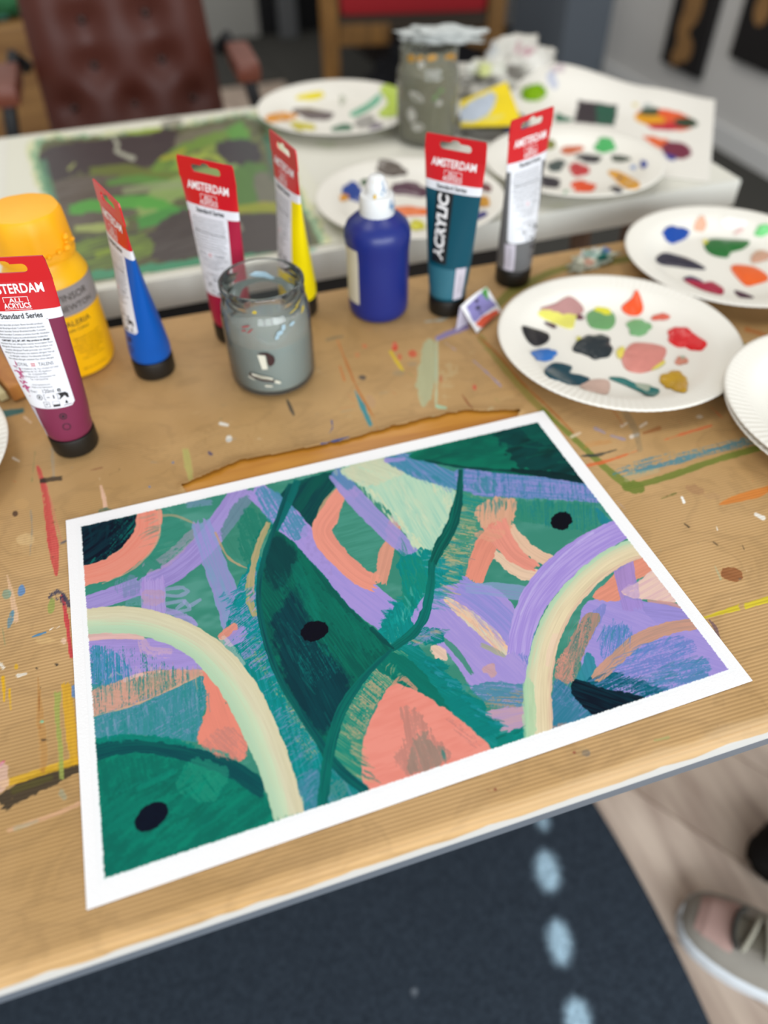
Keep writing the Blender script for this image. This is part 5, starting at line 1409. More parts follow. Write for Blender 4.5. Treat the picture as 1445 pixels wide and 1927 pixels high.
plate(1162, 638, 'paper plate palette nearest the painting, with pink, red and black paint blobs', sc(920, 360, 2.752, [
    ([(255, 640), (300, 605), (420, 560), (480, 620), (450, 660), (430, 712), (350, 690)], 'e9e36c', .0008),
    ([(265, 610), (340, 585), (420, 548), (490, 605), (470, 640), (400, 650), (350, 655), (310, 625)], 'b98a86', .0010),
    (470, 655, 20, 12, 20, '6a3040', .0006), (320, 697, 30, 9, 20, '4a2430', .0006),
    ([(505, 640), (560, 612), (640, 630), (655, 680), (620, 718), (540, 710), (515, 690)], '6fa668', .0009), (592, 626, 48, 20, 12, 'e6e02c', .0012),
    ([(685, 605), (735, 560), (762, 515), (785, 555), (798, 615), (770, 645), (715, 640)], 'f4541a', .0022),
    (888, 656, 44, 17, -4, 'd8604a', .0009), (1018, 768, 96, 54, 22, 'dd1119', .0030), (775, 708, 64, 40, -8, '7db67a', .0008),
    ([(172, 705), (230, 715), (310, 745), (300, 785), (240, 805), (195, 770)], '1b191e', .0018), (287, 850, 66, 29, -6, '2d72c2', .0015),
    (545, 806, 94, 66, -5, '1e292e', .0030), (465, 768, 14, 12, 0, 'd8d23c', .0006), (680, 838, 18, 32, 10, 'ead95c', .0005), (880, 905, 40, 8, -30, 'ead95c', .0005),
    ([(690, 850), (740, 792), (830, 790), (915, 815), (905, 870), (870, 915), (790, 942), (720, 930), (692, 895)], 'dc8c80', .0024),
    (995, 880, 32, 22, -15, 'd68c74', .0010), (1000, 868, 14, 10, 0, 'a9b79c', .0014), (960, 988, 74, 50, 5, 'c79a14', .0030),
    ([(285, 930), (340, 890), (430, 910), (420, 945), (520, 970), (500, 1000), (430, 1005), (370, 985), (310, 965)], '0c4250', .0018),
    ([(470, 1015), (530, 980), (620, 985), (615, 1050), (550, 1045)], 'd4b4a4', .0006),
    ([(620, 970), (690, 970), (760, 1000), (880, 1030), (850, 1065), (790, 1045), (700, 1005)], '23746f', .0010), ([(740, 1000), (840, 1012), (820, 1050), (770, 1030)], 'a9b39f', .0012)]))
plate(1374, 480, 'paper plate palette at the back right edge, with blue, green and orange paint', sc(1160, 370, 5.07, [
    (560, 362, 128, 76, 8, '1047a0', .0022), (800, 270, 62, 68, 20, 'e8b598', .0006), (1110, 258, 120, 52, 6, 'fdfcf8', .0008), (1165, 335, 50, 18, -30, 'eac4bc', .0005),
    (1400, 325, 85, 54, -8, '7cdb88', .0018), ([(835, 460), (900, 410), (1060, 415), (1265, 430), (1210, 500), (1090, 535), (1060, 585), (940, 570), (860, 525)], '1c6e2a', .0024),
    (848, 440, 26, 24, 0, 'e6dc4c', .0008), (1370, 578, 105, 48, -10, 'd4a388', .0010),
    ([(370, 595), (450, 540), (600, 570), (740, 620), (850, 695), (700, 690), (560, 670), (420, 650)], '2b2638', .0022),
    ([(1090, 690), (1140, 655), (1320, 680), (1430, 750), (1445, 800), (1330, 840), (1240, 855), (1160, 790)], 'f1641a', .0024),
    ([(640, 800), (720, 800), (830, 830), (910, 820), (1020, 890), (1000, 940), (860, 910), (740, 860)], 'ae1c3e', .0016), ([(630, 795), (700, 770), (820, 820), (800, 840), (720, 815)], '2a2350', .0018),
    ([(1120, 900), (1220, 925), (1310, 970), (1180, 965)], '4b2438', .0012), (1600, 520, 100, 60, 0, 'c8342c', .002), (1650, 700, 80, 50, 0, '2c4c8c', .002)]))
plate(771, 372, 'paper plate palette on the white table, behind the blue squeeze bottle', [
    (735, 318, 30, 14, 8, '5c5148', .0016), (664, 362, 20, 17, 10, '2c4896', .0016), (648, 373, 9, 6, 0, 'e8a030', .002), (688, 345, 8, 7, 0, '3c5c3c', .0016),
    (772, 357, 36, 14, 4, '52243e', .0018), (775, 398, 44, 8, 0, 'f0762a', .0016), (785, 425, 16, 9, 8, 'd8d228', .0016), (906, 381, 15, 11, -6, 'd99a26', .0018), (912, 353, 15, 7, 24, '6a2a2c', .0014),
    (896, 408, 20, 7, -12, '38347c', .0014), (676, 412, 9, 6, 0, '3d6c4a', .001), (890, 365, 8, 6, 0, 'e9b84c', .001)], R_=.121)
plate(1078, 304, 'paper plate palette on the white table, behind the grey paint tube', sc(700, 0, 1.94, [
    (640, 528, 34, 17, 0, '7b7b3a', .0014), (728, 548, 44, 13, -4, 'cd6840', .0012), (850, 533, 40, 26, 6, '4cad60', .002), (792, 580, 42, 15, 4, '3a3236', .0016), (905, 580, 34, 13, 0, '333f2b', .0014),
    (672, 606, 34, 20, -8, '4a5550', .0014), (755, 621, 40, 21, 4, 'c73a3a', .002), (638, 665, 52, 19, 5, '383035', .0016), (770, 683, 44, 22, 0, 'ef541c', .002),
    ([(860, 628), (900, 628), (975, 670), (965, 690), (920, 685), (880, 650)], 'e9a520', .0016), ([(865, 690), (890, 680), (915, 700), (890, 705)], '383038', .0014), (990, 602, 14, 13, 0, '3a4a9c', .0012), (953, 612, 10, 9, 0, '9ab0d8', .0008), (708, 703, 10, 6, 0, '6aa87c', .0008), (905, 655, 12, 8, 20, '40305c', .0018)]), z0=.0028, R_=.122)
plate(634, 203, 'messy paper plate palette at the far left of the white table', R_=.127, dabs=sc(400, 0, 2.89, [
    (535, 524, 85, 18, -8, 'eedb18', .0012), (550, 622, 105, 30, 6, '675856', .0016), (365, 640, 82, 26, -8, 'ef9f28', .0016), (490, 690, 75, 20, 6, 'd8cb2a', .0014), (708, 702, 62, 24, -6, '467858', .0016),
    ([(745, 620), (830, 570), (910, 510), (905, 560), (830, 610), (770, 635)], '6ab692', .0012), ([(900, 620), (950, 560), (910, 480), (1000, 460), (1030, 560), (1010, 625), (940, 640)], 'bed648', .0012), (830, 668, 60, 34, -5, 'aaa69e', .0014), (880, 690, 50, 22, -10, '8a7e8c', .0012), (705, 545, 14, 30, 5, 'b9bca8', .0006)]))
pr = U(1373, 768, .026)
plate(1500, 800, 'blank stacked paper plate cut off by the right edge of the picture', [], z0=.0080, pos=np.array([pr[0] + PR * .947, pr[1] - PR * .32, 0]))
plate(1502, 801, 'lower blank paper plate carrying the blank one at the right picture edge', [], z0=.0, pos=np.array([pr[0] + (PR + .003) * .947, pr[1] - (PR + .001) * .32, 0]))
pq = U(3, 880, .016)
plate(-100, 880, 'blank paper plate just showing at the left edge, below the maroon tube', [], pos=np.array([pq[0] - PR * .947, pq[1] + PR * .32, 0]))

# ------------------------------------------------------------------ folded paint sample beside the teal tube
fs = empty('paint_sample', (*U(900, 600)[:2], TZ + .0008))
tag(fs, 'small folded card with lilac, orange and green paint beside the teal tube', 'card')
qa, qb, qc, qd = U(866, 577, .021), U(915, 540, .024), U(944, 586, .004), U(897, 627, .001)
nu, nv = 60, 60
a_, b_ = np.meshgrid(np.linspace(0, 1, nu), np.linspace(0, 1, nv))
G = (qa * ((1 - a_) * (1 - b_))[..., None] + qb * (a_ * (1 - b_))[..., None] + qc * (a_ * b_)[..., None] + qd * ((1 - a_) * b_)[..., None])
G[..., 2] += .002 * np.sin(a_ * PI)
px_, py_ = PJ(G)
k = Canvas(px_, py_, 'efeeee')
k.poly([(876, 578), (908, 548), (934, 575), (905, 595), (895, 607), (890, 606)], '8a83ba', 1, 1, smooth=False)
k.poly([(894, 610), (908, 596), (935, 582), (941, 598), (921, 613), (903, 617)], 'e05c40', 1, 1, smooth=False)
k.poly([(908, 546), (916, 541), (919, 567), (905, 553)], '4a9040', 1, 1, smooth=False)
k.oval(899, 580, 4, 4, 0, '2a2838', 1, 1); k.oval(896, 567, 3, 4, 0, '3a3448', .9, 1); k.oval(904, 588, 2, 2, 0, '2a2838', .8, 1)
G2 = G - np.array(fs.location)
gm = grid_mesh('card_face', G2, k.colors(), attr_mat('matt_paint', rough=.6, spec=.25), fs)
sm = gm.modifiers.new('thickness', 'SOLIDIFY'); sm.thickness = .0006; sm.offset = -1
bm = bmesh.new()
e0, e1 = U(855, 612, .0005), U(884, 604, .0005)
vs = [bm.verts.new(Vector(p) - Vector(fs.location)) for p in (qa - [0, 0, .0008], qb - [0, 0, .0008], U(902, 596, .0005), U(858, 622, .0005))]
bm.faces.new(vs)
fl = obj('card_flap', bm, mat('card_back', 'cfc8d8', rough=.6), fs)
sm = fl.modifiers.new('thickness', 'SOLIDIFY'); sm.thickness = .0006

# ------------------------------------------------------------------ crumpled things
def crumple(name, c, rad, seed, paint, label, cat, rz=0.0, base=None, freq=3.2, amp=.45, sub=5, rough=.75, sink=0.35, parent=None):
    bm = bmesh.new()
    bmesh.ops.create_icosphere(bm, subdivisions=sub, radius=1.0)
    co = np.array([v.co[:] for v in bm.verts])
    d = np.zeros(len(co))
    for (f, a_) in ((freq, amp), (freq * 2.1, amp * .55), (freq * 4.3, amp * .25)):
        n1 = np.abs(vnoise(co[:, 0] * f + co[:, 2] * f * .7 + 20, co[:, 1] * f - co[:, 2] * f * .9 + 20, seed) - .5) * 2
        n2 = np.abs(vnoise(co[:, 1] * f + co[:, 0] * f * .5 + 40, co[:, 2] * f + 40, seed + 5) - .5) * 2
        d += a_ * (np.minimum(n1, n2) * 2 - .5)
    co = co * (1 + d[:, None]) * np.array(rad)
    co[:, 2] = np.maximum(co[:, 2], -rad[2] * sink)
    co[:, 2] += rad[2] * sink
    cz, sz = math.cos(rz), math.sin(rz)
    co[:, 0], co[:, 1] = co[:, 0] * cz - co[:, 1] * sz, co[:, 0] * sz + co[:, 1] * cz
    for v, q in zip(bm.verts, co): v.co = q
    W = co + np.array(c)
    px_, py_ = PJ(W)
    k = Canvas(px_, py_, base or 'e9e6dc')
    paint(k)
    o = obj(name, bm, attr_mat('soft_paper', rough=.8, spec=.15), parent, smooth='full', loc=Vector(c))
    at = o.data.color_attributes.new('paint', 'FLOAT_COLOR', 'POINT')
    at.data.foreach_set('color', k.colors().ravel())
    if label: tag(o, label, cat)
    return o
def p_lump(k):
    k.oval(1076, 478, 12, 12, 0, 'd8cfae', .95, 2); k.oval(1093, 477, 9, 8, 0, 'efeeea', 1, 2); k.oval(1112, 478, 14, 10, 0, '9db3a6', 1, 3); k.oval(1121, 467, 8, 6, 0, 'd9dcd4', 1, 2)
    k.oval(1109, 493, 9, 7, 0, 'd8ab94', 1, 2); k.oval(1134, 484, 12, 7, -15, '115a4e', 1, 2); k.oval(1144, 468, 9, 8, -30, '6d84b4', 1, 2); k.oval(1128, 497, 7, 4, 0, 'a9b4a4', 1, 2); k.oval(1135, 474, 6, 5, 0, '3f6c7c', .9, 2)
crumple('crumpled_tissue', (*U(1111, 497)[:2], TZ + .0006), (.030, .012, .0115), 4, p_lump, 'small crumpled tissue with teal and white paint, at the far table edge', 'tissue', base='c9c9b4', rz=.25)

# wooden stick lying at the left edge
w1 = U(-30, 640); w2 = U(45, 752)
bm = bmesh.new(); bar(bm, (w1[0] - .03, w1[1] + .05, TZ + .0095), (w2[0] + .0, w2[1], TZ + .0095), .017, .016, bev=.002)
tag(obj('wooden_strip', bm, wood('strip_wood', 'a5642c', 'c98a45', scale=6, stretch=(8, 8, 1), rough=.5), None), 'orange brown wooden strip at the left edge behind the maroon tube', 'wood strip')
d_ = Vector((w2 - w1)).normalized()
bm = bmesh.new(); bar(bm, (w1[0] - .047, w1[1] + .05, TZ + .0052), (w2[0] - .0165, w2[1] + .003, TZ + .0052), .0075, .008, bev=.001)
tag(obj('wooden_stick', bm, mat('pale_stick', 'e2d5a0', rough=.55), None), 'pale yellow stick beside the orange brown strip at the left edge', 'stick')

# ------------------------------------------------------------------ the white table behind
WA = math.radians(.4)
wtab = empty('white_table', (0.2, .92, 0), WA)
tag(wtab, 'paint spattered white table standing behind the work table', 'table')
WX0, WX1, WY0, WY1 = -.92, .712, -.262, .268
px_ = np.linspace(WX0, WX1, 520); py_ = np.linspace(WY0, WY1, 230)
bm = bmesh.new(); box(bm, WX0, WX1, WY0, WY1, TZ - .038, TZ - .0002, bev=.004)
obj('tabletop', bm, mat('table_white', 'e9e8dd', rough=.45, vary=.03, vscale=6), wtab, smooth=True)
a_, b_ = np.meshgrid(np.linspace(WX0 + .004, WX1 - .004, 560), np.linspace(WY0 + .004, WY1 - .004, 260))
G = np.stack([a_, b_, np.full_like(a_, TZ + .0001)], -1)
GW = np.stack([a_ * math.cos(WA) - b_ * math.sin(WA) + .2, a_ * math.sin(WA) + b_ * math.cos(WA) + .92, np.full_like(a_, TZ)], -1)
k = Canvas(*PJ(GW), 'ebe9dc')
rg = random.Random(11)
for i in range(60):
    k.oval(rg.uniform(0, 1300), rg.uniform(230, 560), rg.uniform(8, 40), rg.uniform(3, 9), rg.uniform(-20, 10), rg.choice(['dfe0b8', 'd9dcb0', 'e3e0c8', 'd5dcc0', 'e6e2d4']), rg.uniform(.3, .7), 4, dry=.3)
k.stroke([(590, 400), (585, 450), (590, 480)], [14, 24, 10], '6fae8c', .6, dry=.35); k.oval(580, 425, 14, 34, 0, '4c9a74', .55, 4, dry=.4)
k.stroke([(490, 350), (560, 370), (580, 380)], [16, 12, 6], '8cb890', .4, dry=.4)
k.stroke([(1000, 410), (1100, 392), (1200, 375)], [6, 8, 4], 'c9ccc0', .6, dry=.4)
grid_mesh('top_film', G, k.colors(), attr_mat('table_film', rough=.45, spec=.3), wtab)
blk = mat('black_steel', '161618', rough=.45)
for (n_, x0, x1, y0, y1) in (('front_rail', WX0 + .03, .40, WY0 + .012, WY0 + .034), ('back_rail', WX0 + .03, WX1 - .03, WY1 - .05, WY1 - .03)):
    bm = bmesh.new(); box(bm, x0, x1, y0, y1, TZ - .085, TZ - .0402); obj(n_, bm, blk, wtab)
lw = wood('leg_wood', '6d5444', '8a6e5a', scale=8, stretch=(6, 6, 1), rough=.6)
for x in (WX0 + .08, WX1 - .115):
    for y in (WY0 + .045, WY1 - .06):
        bm = bmesh.new(); box(bm, x - .0185, x + .0185, y - .0185, y + .0185, 0, TZ - .0402, bev=.003); obj('leg', bm, lw, wtab)
bm = bmesh.new(); bar(bm, (WX1 - .165, WY0 + .03, 0), (WX1 - .225, WY0 + .03, TZ - .041), .02, .02); obj('brace', bm, lw, wtab)

# green landscape study
gs = empty('landscape_painting', (.16, .92, TZ + .0012))
tag(gs, 'loose green and brown abstract landscape painting lying on the white table', 'painting')
a_, b_ = np.meshgrid(np.linspace(-.052, .352, 420), np.linspace(.672, 1.172, 440))
G = np.stack([a_, b_, np.full_like(a_, TZ + .0022)], -1)
k = Canvas(*PJ(G), 'ecead8')
S, P, O = k.stroke, k.poly, k.oval
q = N_(78, 275, 200, 258, 340, 240, 478, 222, 520, 300, 560, 380, 596, 470, 480, 490, 300, 510, 150, 525, 110, 400)
P([(x + (x - 330) * .10, y + (y - 370) * .06) for x, y in q], 'dfe2a8', .7, 8, dry=.3)
P([(x + (x - 330) * .055, y + (y - 370) * .03) for x, y in q], '7fae86', .8, 8, dry=.35)
P(q, '5a5a3c', 1, 5, soft=5, ang=-20, col2='6d7048')
FRk = k.fringe
FRk(N_(180, 420, 280, 380, 400, 320, 460, 330), -28, 130, 26, ['a3bd5c', '7fae3c', '9fb46c', '6f9a3c', '5fa43c'], 14, .7, .1, 8)
FRk(N_(110, 300, 200, 285, 320, 270), -18, 90, 24, ['3a2f30', '43383a', '3f3630'], 12, .8, .1, 10)
FRk(N_(300, 330, 360, 310, 450, 290), -30, 80, 9, ['b5c04c', '9ab848', 'c0c46c', '7ea63c'], 12, .8, .1, 10)
FRk(N_(150, 440, 230, 420, 300, 390), -12, 90, 10, ['a9b468', '8fae5c', '5aa440', '6a5f58'], 12, .8, .1, 10)
FRk(N_(430, 260, 480, 300, 520, 350, 550, 420), 60, 70, 14, ['57803c', '5c9c3c', '7a7468', '4a4240'], 12, .7, .1, 14)
P(N_(82, 282, 200, 262, 340, 252, 330, 300, 250, 320, 150, 325, 100, 340), '43383a', .95, 6, ang=-8)
P(N_(100, 350, 200, 330, 280, 350, 260, 400, 120, 430), '6a5f58', .9, 8, ang=-15, col2='57493f')
P(N_(340, 250, 430, 236, 400, 270, 330, 290), '7a7560', .9, 6, ang=-15)
S(N_(280, 330, 330, 290, 400, 262, 470, 250), [12, 20, 22, 20], '74963c', .95, dry=.15, edge=4); S(N_(440, 235, 462, 280, 470, 300), [36, 30, 14], '5f9c3c', .95, dry=.15)
S(N_(170, 322, 240, 320, 300, 335, 360, 330), [14, 22, 20, 10], '6f7a34', .9, dry=.2); S(N_(200, 345, 260, 338, 330, 345), [10, 18, 12], '5f9440', .9, dry=.15)
S(N_(330, 300, 380, 300, 440, 300), [10, 20, 10], 'a9b848', .95, dry=.15); S(N_(300, 300, 330, 292, 350, 280), [6, 12, 6], 'b5ae34', .9)
P(N_(405, 270, 470, 262, 492, 300, 430, 310), '3c363c', .95, 5, ang=-10); P(N_(350, 310, 400, 300, 420, 330, 370, 340), '443c3c', .8, 5)
S(N_(260, 400, 320, 360, 390, 330, 450, 320), [34, 40, 34, 20], '93ad62', .95, dry=.18, edge=5); S(N_(230, 360, 300, 350, 400, 345), [12, 18, 8], '9aa878', .8, dry=.3)
S(N_(130, 395, 200, 385, 280, 380, 340, 400), [18, 26, 24, 14], '58aa42', .95, dry=.12, edge=4); S(N_(260, 420, 320, 405, 380, 400), [20, 30, 20], '4c9a44', .95, dry=.15)
S(N_(140, 430, 190, 428, 240, 420), [10, 16, 8], 'a9b468', .95, dry=.15); S(N_(130, 452, 200, 446, 260, 440), [12, 12, 6], '4a4446', .9)
P(N_(440, 320, 500, 310, 530, 380, 480, 400, 430, 380), '57803c', .95, 6, ang=60); P(N_(480, 330, 520, 330, 530, 380, 490, 390), '7a7468', .9, 5)
S(N_(440, 395, 500, 390, 560, 398), [14, 20, 16], 'a3a42c', .85, dry=.2)
P(N_(300, 420, 350, 395, 400, 420, 380, 480, 300, 490, 270, 460), '453b38', .98, 6, ang=-20, col2='57504c')
P(N_(440, 410, 540, 405, 580, 460, 470, 480, 430, 450), '4a4240', .95, 6, ang=-10); O(445, 425, 10, 14, -20, 'b5b39c', .7, 4, dry=.3)
P(N_(130, 460, 260, 440, 280, 480, 150, 510), '57623a', .95, 6, ang=-15, col2='7f9a3c'); S(N_(180, 480, 240, 462), [14, 10], '8aa034', .9, dry=.2)
P(N_(500, 300, 530, 300, 560, 380, 530, 370), '5c6a54', .9, 5); S(N_(500, 255, 515, 300, 525, 330), [14, 16, 10], '3f7c68', .7, dry=.3)
S(N_(150, 522, 300, 503, 440, 486, 560, 478), [16, 16, 14, 12], '4a9c74', .95, dry=.12, edge=4)
S(N_(212, 258, 222, 272, 218, 284, 250, 298), [6, 8, 7, 10], 'b9b9a4', .95, dry=.1); S(N_(130, 318, 140, 308), [6, 4], 'a9b068', .9)
S(N_(240, 250, 300, 243), [6, 8], 'a9c43c', .9, dry=.2); S(N_(80, 300, 100, 380, 120, 440), [14, 18, 14], '5f9a78', .7, dry=.35)
G2 = G - np.array([.16, .92, TZ + .0012])
grid_mesh('paint_layer', G2, k.colors(), attr_mat('oil_sheen', rough=.38, spec=.4), gs)
bm = bmesh.new(); box(bm, -.213, .193, -.249, .253, -.0006, .0007); obj('paper_sheet', bm, mat('cream_paper', 'ecead8', rough=.7), gs)

# sheet of colour swatches, curling up at the back
FR, BRc = np.array([.863, .667]), np.array([1.071, .943])
ex = np.array([-.80, .60]) * .36
a_, b_ = np.meshgrid(np.linspace(0, 1, 150), np.linspace(0, 1, 120))
GX = FR[0] + (BRc - FR)[0] * b_ + ex[0] * a_; GY = FR[1] + (BRc - FR)[1] * b_ + ex[1] * a_
rise = sstep(b_, .62, 1.0) * (.010 * sstep(a_, .0, .3) + .024 * sstep(a_, .3, .75))
G = np.stack([GX, GY, TZ + .0012 + rise], -1)
k = Canvas(*PJ(G), 'f4f0e6')
S, P, O = k.stroke, k.poly, k.oval
P(N_(1088, 190, 1162, 200, 1155, 238, 1080, 230), '3a3034', 1, 2, smooth=False); P(N_(1122, 198, 1160, 203, 1154, 236, 1122, 234), '265c46', 1, 3, smooth=False, ang=20)
P(N_(1048, 214, 1062, 220, 1078, 226, 1068, 230, 1044, 228), '2a6c50', 1, 2)
O(1250, 226, 56, 19, 10, 'ee5f2c', 1, 2); P(N_(1192, 218, 1225, 212, 1250, 226, 1240, 236, 1205, 232), 'eda414', 1, 2); P(N_(1208, 205, 1240, 206, 1236, 218, 1202, 215), '3a4c34', 1, 2)
P(N_(1215, 236, 1270, 232, 1290, 240, 1260, 246, 1225, 244), 'cc2434', 1, 2); O(1290, 232, 22, 9, 4, '33422a', 1, 2)
P(N_(1210, 258, 1255, 264, 1262, 276, 1240, 280), 'ee6a34', 1, 2); O(1272, 284, 30, 16, 10, '7c2a42', 1, 2); P(N_(1250, 290, 1275, 296, 1268, 304, 1256, 302), '3c3c94', 1, 2)
O(1196, 198, 6, 4, 0, 'e0cc7c', .8, 2); O(1218, 200, 8, 5, 0, 'a9b4b0', .7, 2)
for (x, y, rx, ry, c) in ((1022, 118, 14, 8, 'b9b4c8'), (1048, 130, 16, 8, 'c8b4bc'), (1040, 152, 10, 18, 'b4bcd8'), (1010, 100, 16, 8, 'c8bcb4'), (1060, 112, 14, 6, 'd8c4c8')):
    O(x, y, rx, ry, -20, c, .7, 4, dry=.3)
sw = grid_mesh('swatch_sheet', G, k.colors(), attr_mat('matt_paint', rough=.6, spec=.25))
sm = sw.modifiers.new('thickness', 'SOLIDIFY'); sm.thickness = .0009; sm.offset = -1
tag(sw, 'white sheet with colour mixing swatches, curling over the right end of the white table', 'paper sheet')

# second jar, full of cloudy water, with a rag across it
bj = empty('water_jar', (.558, .955, TZ + .0008))
tag(bj, 'tall jar of brownish green rinsing water on the white table', 'jar')
KO = [(.034, 0), (.042, .001), (.0455, .006), (.0455, .088), (.0440, .096), (.0410, .102), (.0405, .112), (.0412, .1145), (.0405, .118), (.0412, .121), (.0400, .1235)]
KI = [(.0380, .1230), (.0375, .112)]
bm = bmesh.new(); lathe(bm, KO + KI, 64, cap0=True); obj('glass', bm, hazy_glass('cloudy_glass', (.93, .93, .86, 1), .2, (.40, .40, .33, 1)), bj, smooth='full')
bm = bmesh.new(); lathe(bm, [(.0390, .0058), (.0426, .009), (.0426, .094), (.038, .0985), (.0001, .0985)], 56, cap0=True)
obj('water', bm, mat('olive_water', '6f6a4c', rough=.15, vary=.25, vscale=40), bj, smooth=True)
def kj(s, z, o=0.0):
    q = float(np.interp(z, [p[1] for p in KO], [p[0] for p in KO])) + o; a = -PI / 2 + s / .045
    return Vector((q * math.cos(a), q * math.sin(a), z))
smear(bj, kj, [(-.045, .116, .008, .005, .1), (-.012, .119, .009, .004, .1), (.018, .118, .010, .003, .05), (.030, .114, .006, .004, .3), (-.030, .118, .006, .003, .4)], mat('smear_amber', 'c08a1c', rough=.5))
smear(bj, kj, [(-.033, .070, .006, .012, 1.2), (-.040, .045, .008, .010, .2), (-.028, .110, .006, .006, .6), (.0, .062, .005, .004, .2), (-.030, .030, .010, .006, .1)], mat('smear_grey', 'b2afa4', rough=.55))
smear(bj, kj, [(.002, .078, .005, .003, .3), (-.006, .070, .006, .003, .8)], mat('smear_green', '6f8a54', rough=.55))
def p_strip(k):
    k.oval(800, 95, 30, 10, 8, 'd6dcdc', .9, 4); k.oval(815, 97, 24, 7, 5, 'a3c0c8', .8, 4, dry=.3); k.oval(840, 112, 30, 6, 12, '9aa09c', .7, 4, dry=.3)
crumple('paper_towel', (.585, .975, TZ + .1238), (.054, .017, .012), 9, p_strip, 'twisted paper towel lying across the rim of the brownish jar', 'paper towel', base='c3c6c2', rz=-.35, freq=2.4, sink=.4)
def p_rag(k):
    k.oval(900, 130, 22, 22, -60, 'dcdcd2', .9, 4); k.oval(912, 132, 16, 14, -60, 'cfd684', .85, 5, dry=.3); k.oval(940, 128, 16, 14, -60, 'e3e2d4', .9, 5)
    k.oval(985, 95, 18, 8, 10, 'b8848e', .8, 4, dry=.25); k.oval(975, 140, 30, 14, 30, '6a645c', .85, 5, dry=.3); k.oval(905, 150, 40, 7, -4, '77736a', .9, 4)
    k.oval(922, 92, 18, 14, 0, 'c4c6c6', .9, 4); k.oval(1010, 120, 26, 14, 30, 'e9e5dc', .9, 4); k.oval(950, 165, 30, 8, 0, '8a867c', .7, 5, dry=.3)
cr_ = U(955, 165, .0)
crumple('crumpled_rag', (cr_[0] - .008, cr_[1] - .004, TZ + .0012), (.098, .042, .050), 21, p_rag, 'crumpled paint stained paper rag at the back of the white table', 'rag', base='d0ccc2', rz=.35, freq=2.2, amp=.34)
# grey dish with a yellow painted card leaning on it, and a green scrap
dc = U(925, 240, .004)
ds = empty('mixing_dish', (dc[0], dc[1], TZ + .0026)); tag(ds, 'shallow grey dish with blue paint under the yellow painted card', 'dish')
bm = bmesh.new(); lathe(bm, [(.040, 0), (.048, .001), (.056, .010), (.0575, .0105), (.0565, .0118), (.048, .0034), (.0001, .003)], 56, cap0=True)
obj('dish_body', bm, mat('dish_grey', '8e8c88', rough=.45, vary=.12, vscale=30), ds, smooth=True)
bm = bmesh.new(); bmesh.ops.create_icosphere(bm, subdivisions=3, radius=1, matrix=Matrix.Translation((.030, -.022, .006)) @ Matrix.Diagonal((.020, .011, .0042, 1)))
obj('paint_dab', bm, wet('5a74c4'), ds, smooth=True)
yc_ = [U(866, 238, .0155), U(985, 236, .0185), U(953, 153, .046), U(866, 190, .032)]
a_, b_ = np.meshgrid(np.linspace(0, 1, 60), np.linspace(0, 1, 50))
G = yc_[0] * ((1 - a_) * (1 - b_))[..., None] + yc_[1] * (a_ * (1 - b_))[..., None] + yc_[2] * (a_ * b_)[..., None] + yc_[3] * ((1 - a_) * b_)[..., None]
k = Canvas(*PJ(G), 'f5d80c')
k.poly(N_(866, 205, 890, 188, 925, 172, 932, 195, 910, 222, 880, 230, 866, 228), 'c3cdda', 1, 4); k.oval(925, 222, 26, 6, -10, 'e9dd8c', .7, 3)
yo = grid_mesh('painted_card', G, k.colors(), attr_mat('matt_paint', rough=.6, spec=.25))
sm = yo.modifiers.new('thickness', 'SOLIDIFY'); sm.thickness = .001; sm.offset = -1
tag(yo, 'bright yellow painted card with a pale blue patch, leaning on the grey dish', 'card')
gc = U(1004, 186, .004)
crumple('painted_scrap', (gc[0], gc[1], TZ + .0025), (.022, .017, .017), 33, lambda k: k.oval(1018, 186, 8, 6, 0, 'a4c04c', .8, 2), 'crumpled lime green scrap next to the yellow card', 'paper scrap', base='7eaa12', amp=.25, sub=4)
# ------------------------------------------------------------------ room
floor_m = wood('floor_planks', 'c0ab9b', 'e6d3c0', scale=3.0, stretch=(10, 1.2, 1), rough=.4, plank=.16, plank_len=1.1, gap=math.radians(58))
bm = bmesh.new(); box(bm, -3.2, 2.42, -2.2, 6.2, -.05, 0.0); structure('floor', bm, floor_m)
wall_m = mat('wall_grey', 'd6d4d0', rough=.8, vary=.03, vscale=3)
bm = bmesh.new(); box(bm, 2.40, 2.55, -.6, 6.2, 0.0, 2.6); structure('wall_right', bm, wall_m)
bm = bmesh.new(); box(bm, -3.2, 2.40, 6.05, 6.2, 0.0, 2.6); structure('wall_back', bm, wall_m)
skirt = mat('skirting_white', 'e2e2e0', rough=.5)
bm = bmesh.new(); box(bm, 2.384, 2.3995, -.6, 3.3, 0.0, .085, bev=.004); structure('baseboard_right', bm, skirt)
bm = bmesh.new(); box(bm, -3.2, 2.38, 6.034, 6.0495, 0.0, .085, bev=.004); structure('baseboard_back', bm, skirt)
carpet = mat('carpet_grey', '4b4a46', rough=.95, vary=.15, vscale=120, spec=.1, bump=.4, bscale=900)
bm = bmesh.new(); box(bm, .93, 2.375, .95, 6.0, .0005, .008); tag(obj('floor_mat', bm, carpet, None), 'dark grey carpet mat running along the right wall', 'mat')
bm = bmesh.new(); box(bm, -3.1, .925, 3.82, 6.0, .0005, .008); tag(obj('floor_mat', bm, carpet, None), 'dark grey carpet mat across the far end of the room, behind the leather chair', 'mat')
# projecting chimney-like pier on the right wall, darker
bm = bmesh.new(); box(bm, 2.16, 2.3995, 3.32, 3.85, 0.0085, 2.6); structure('wall_pier', bm, mat('pier_grey', '6f7780', rough=.8))

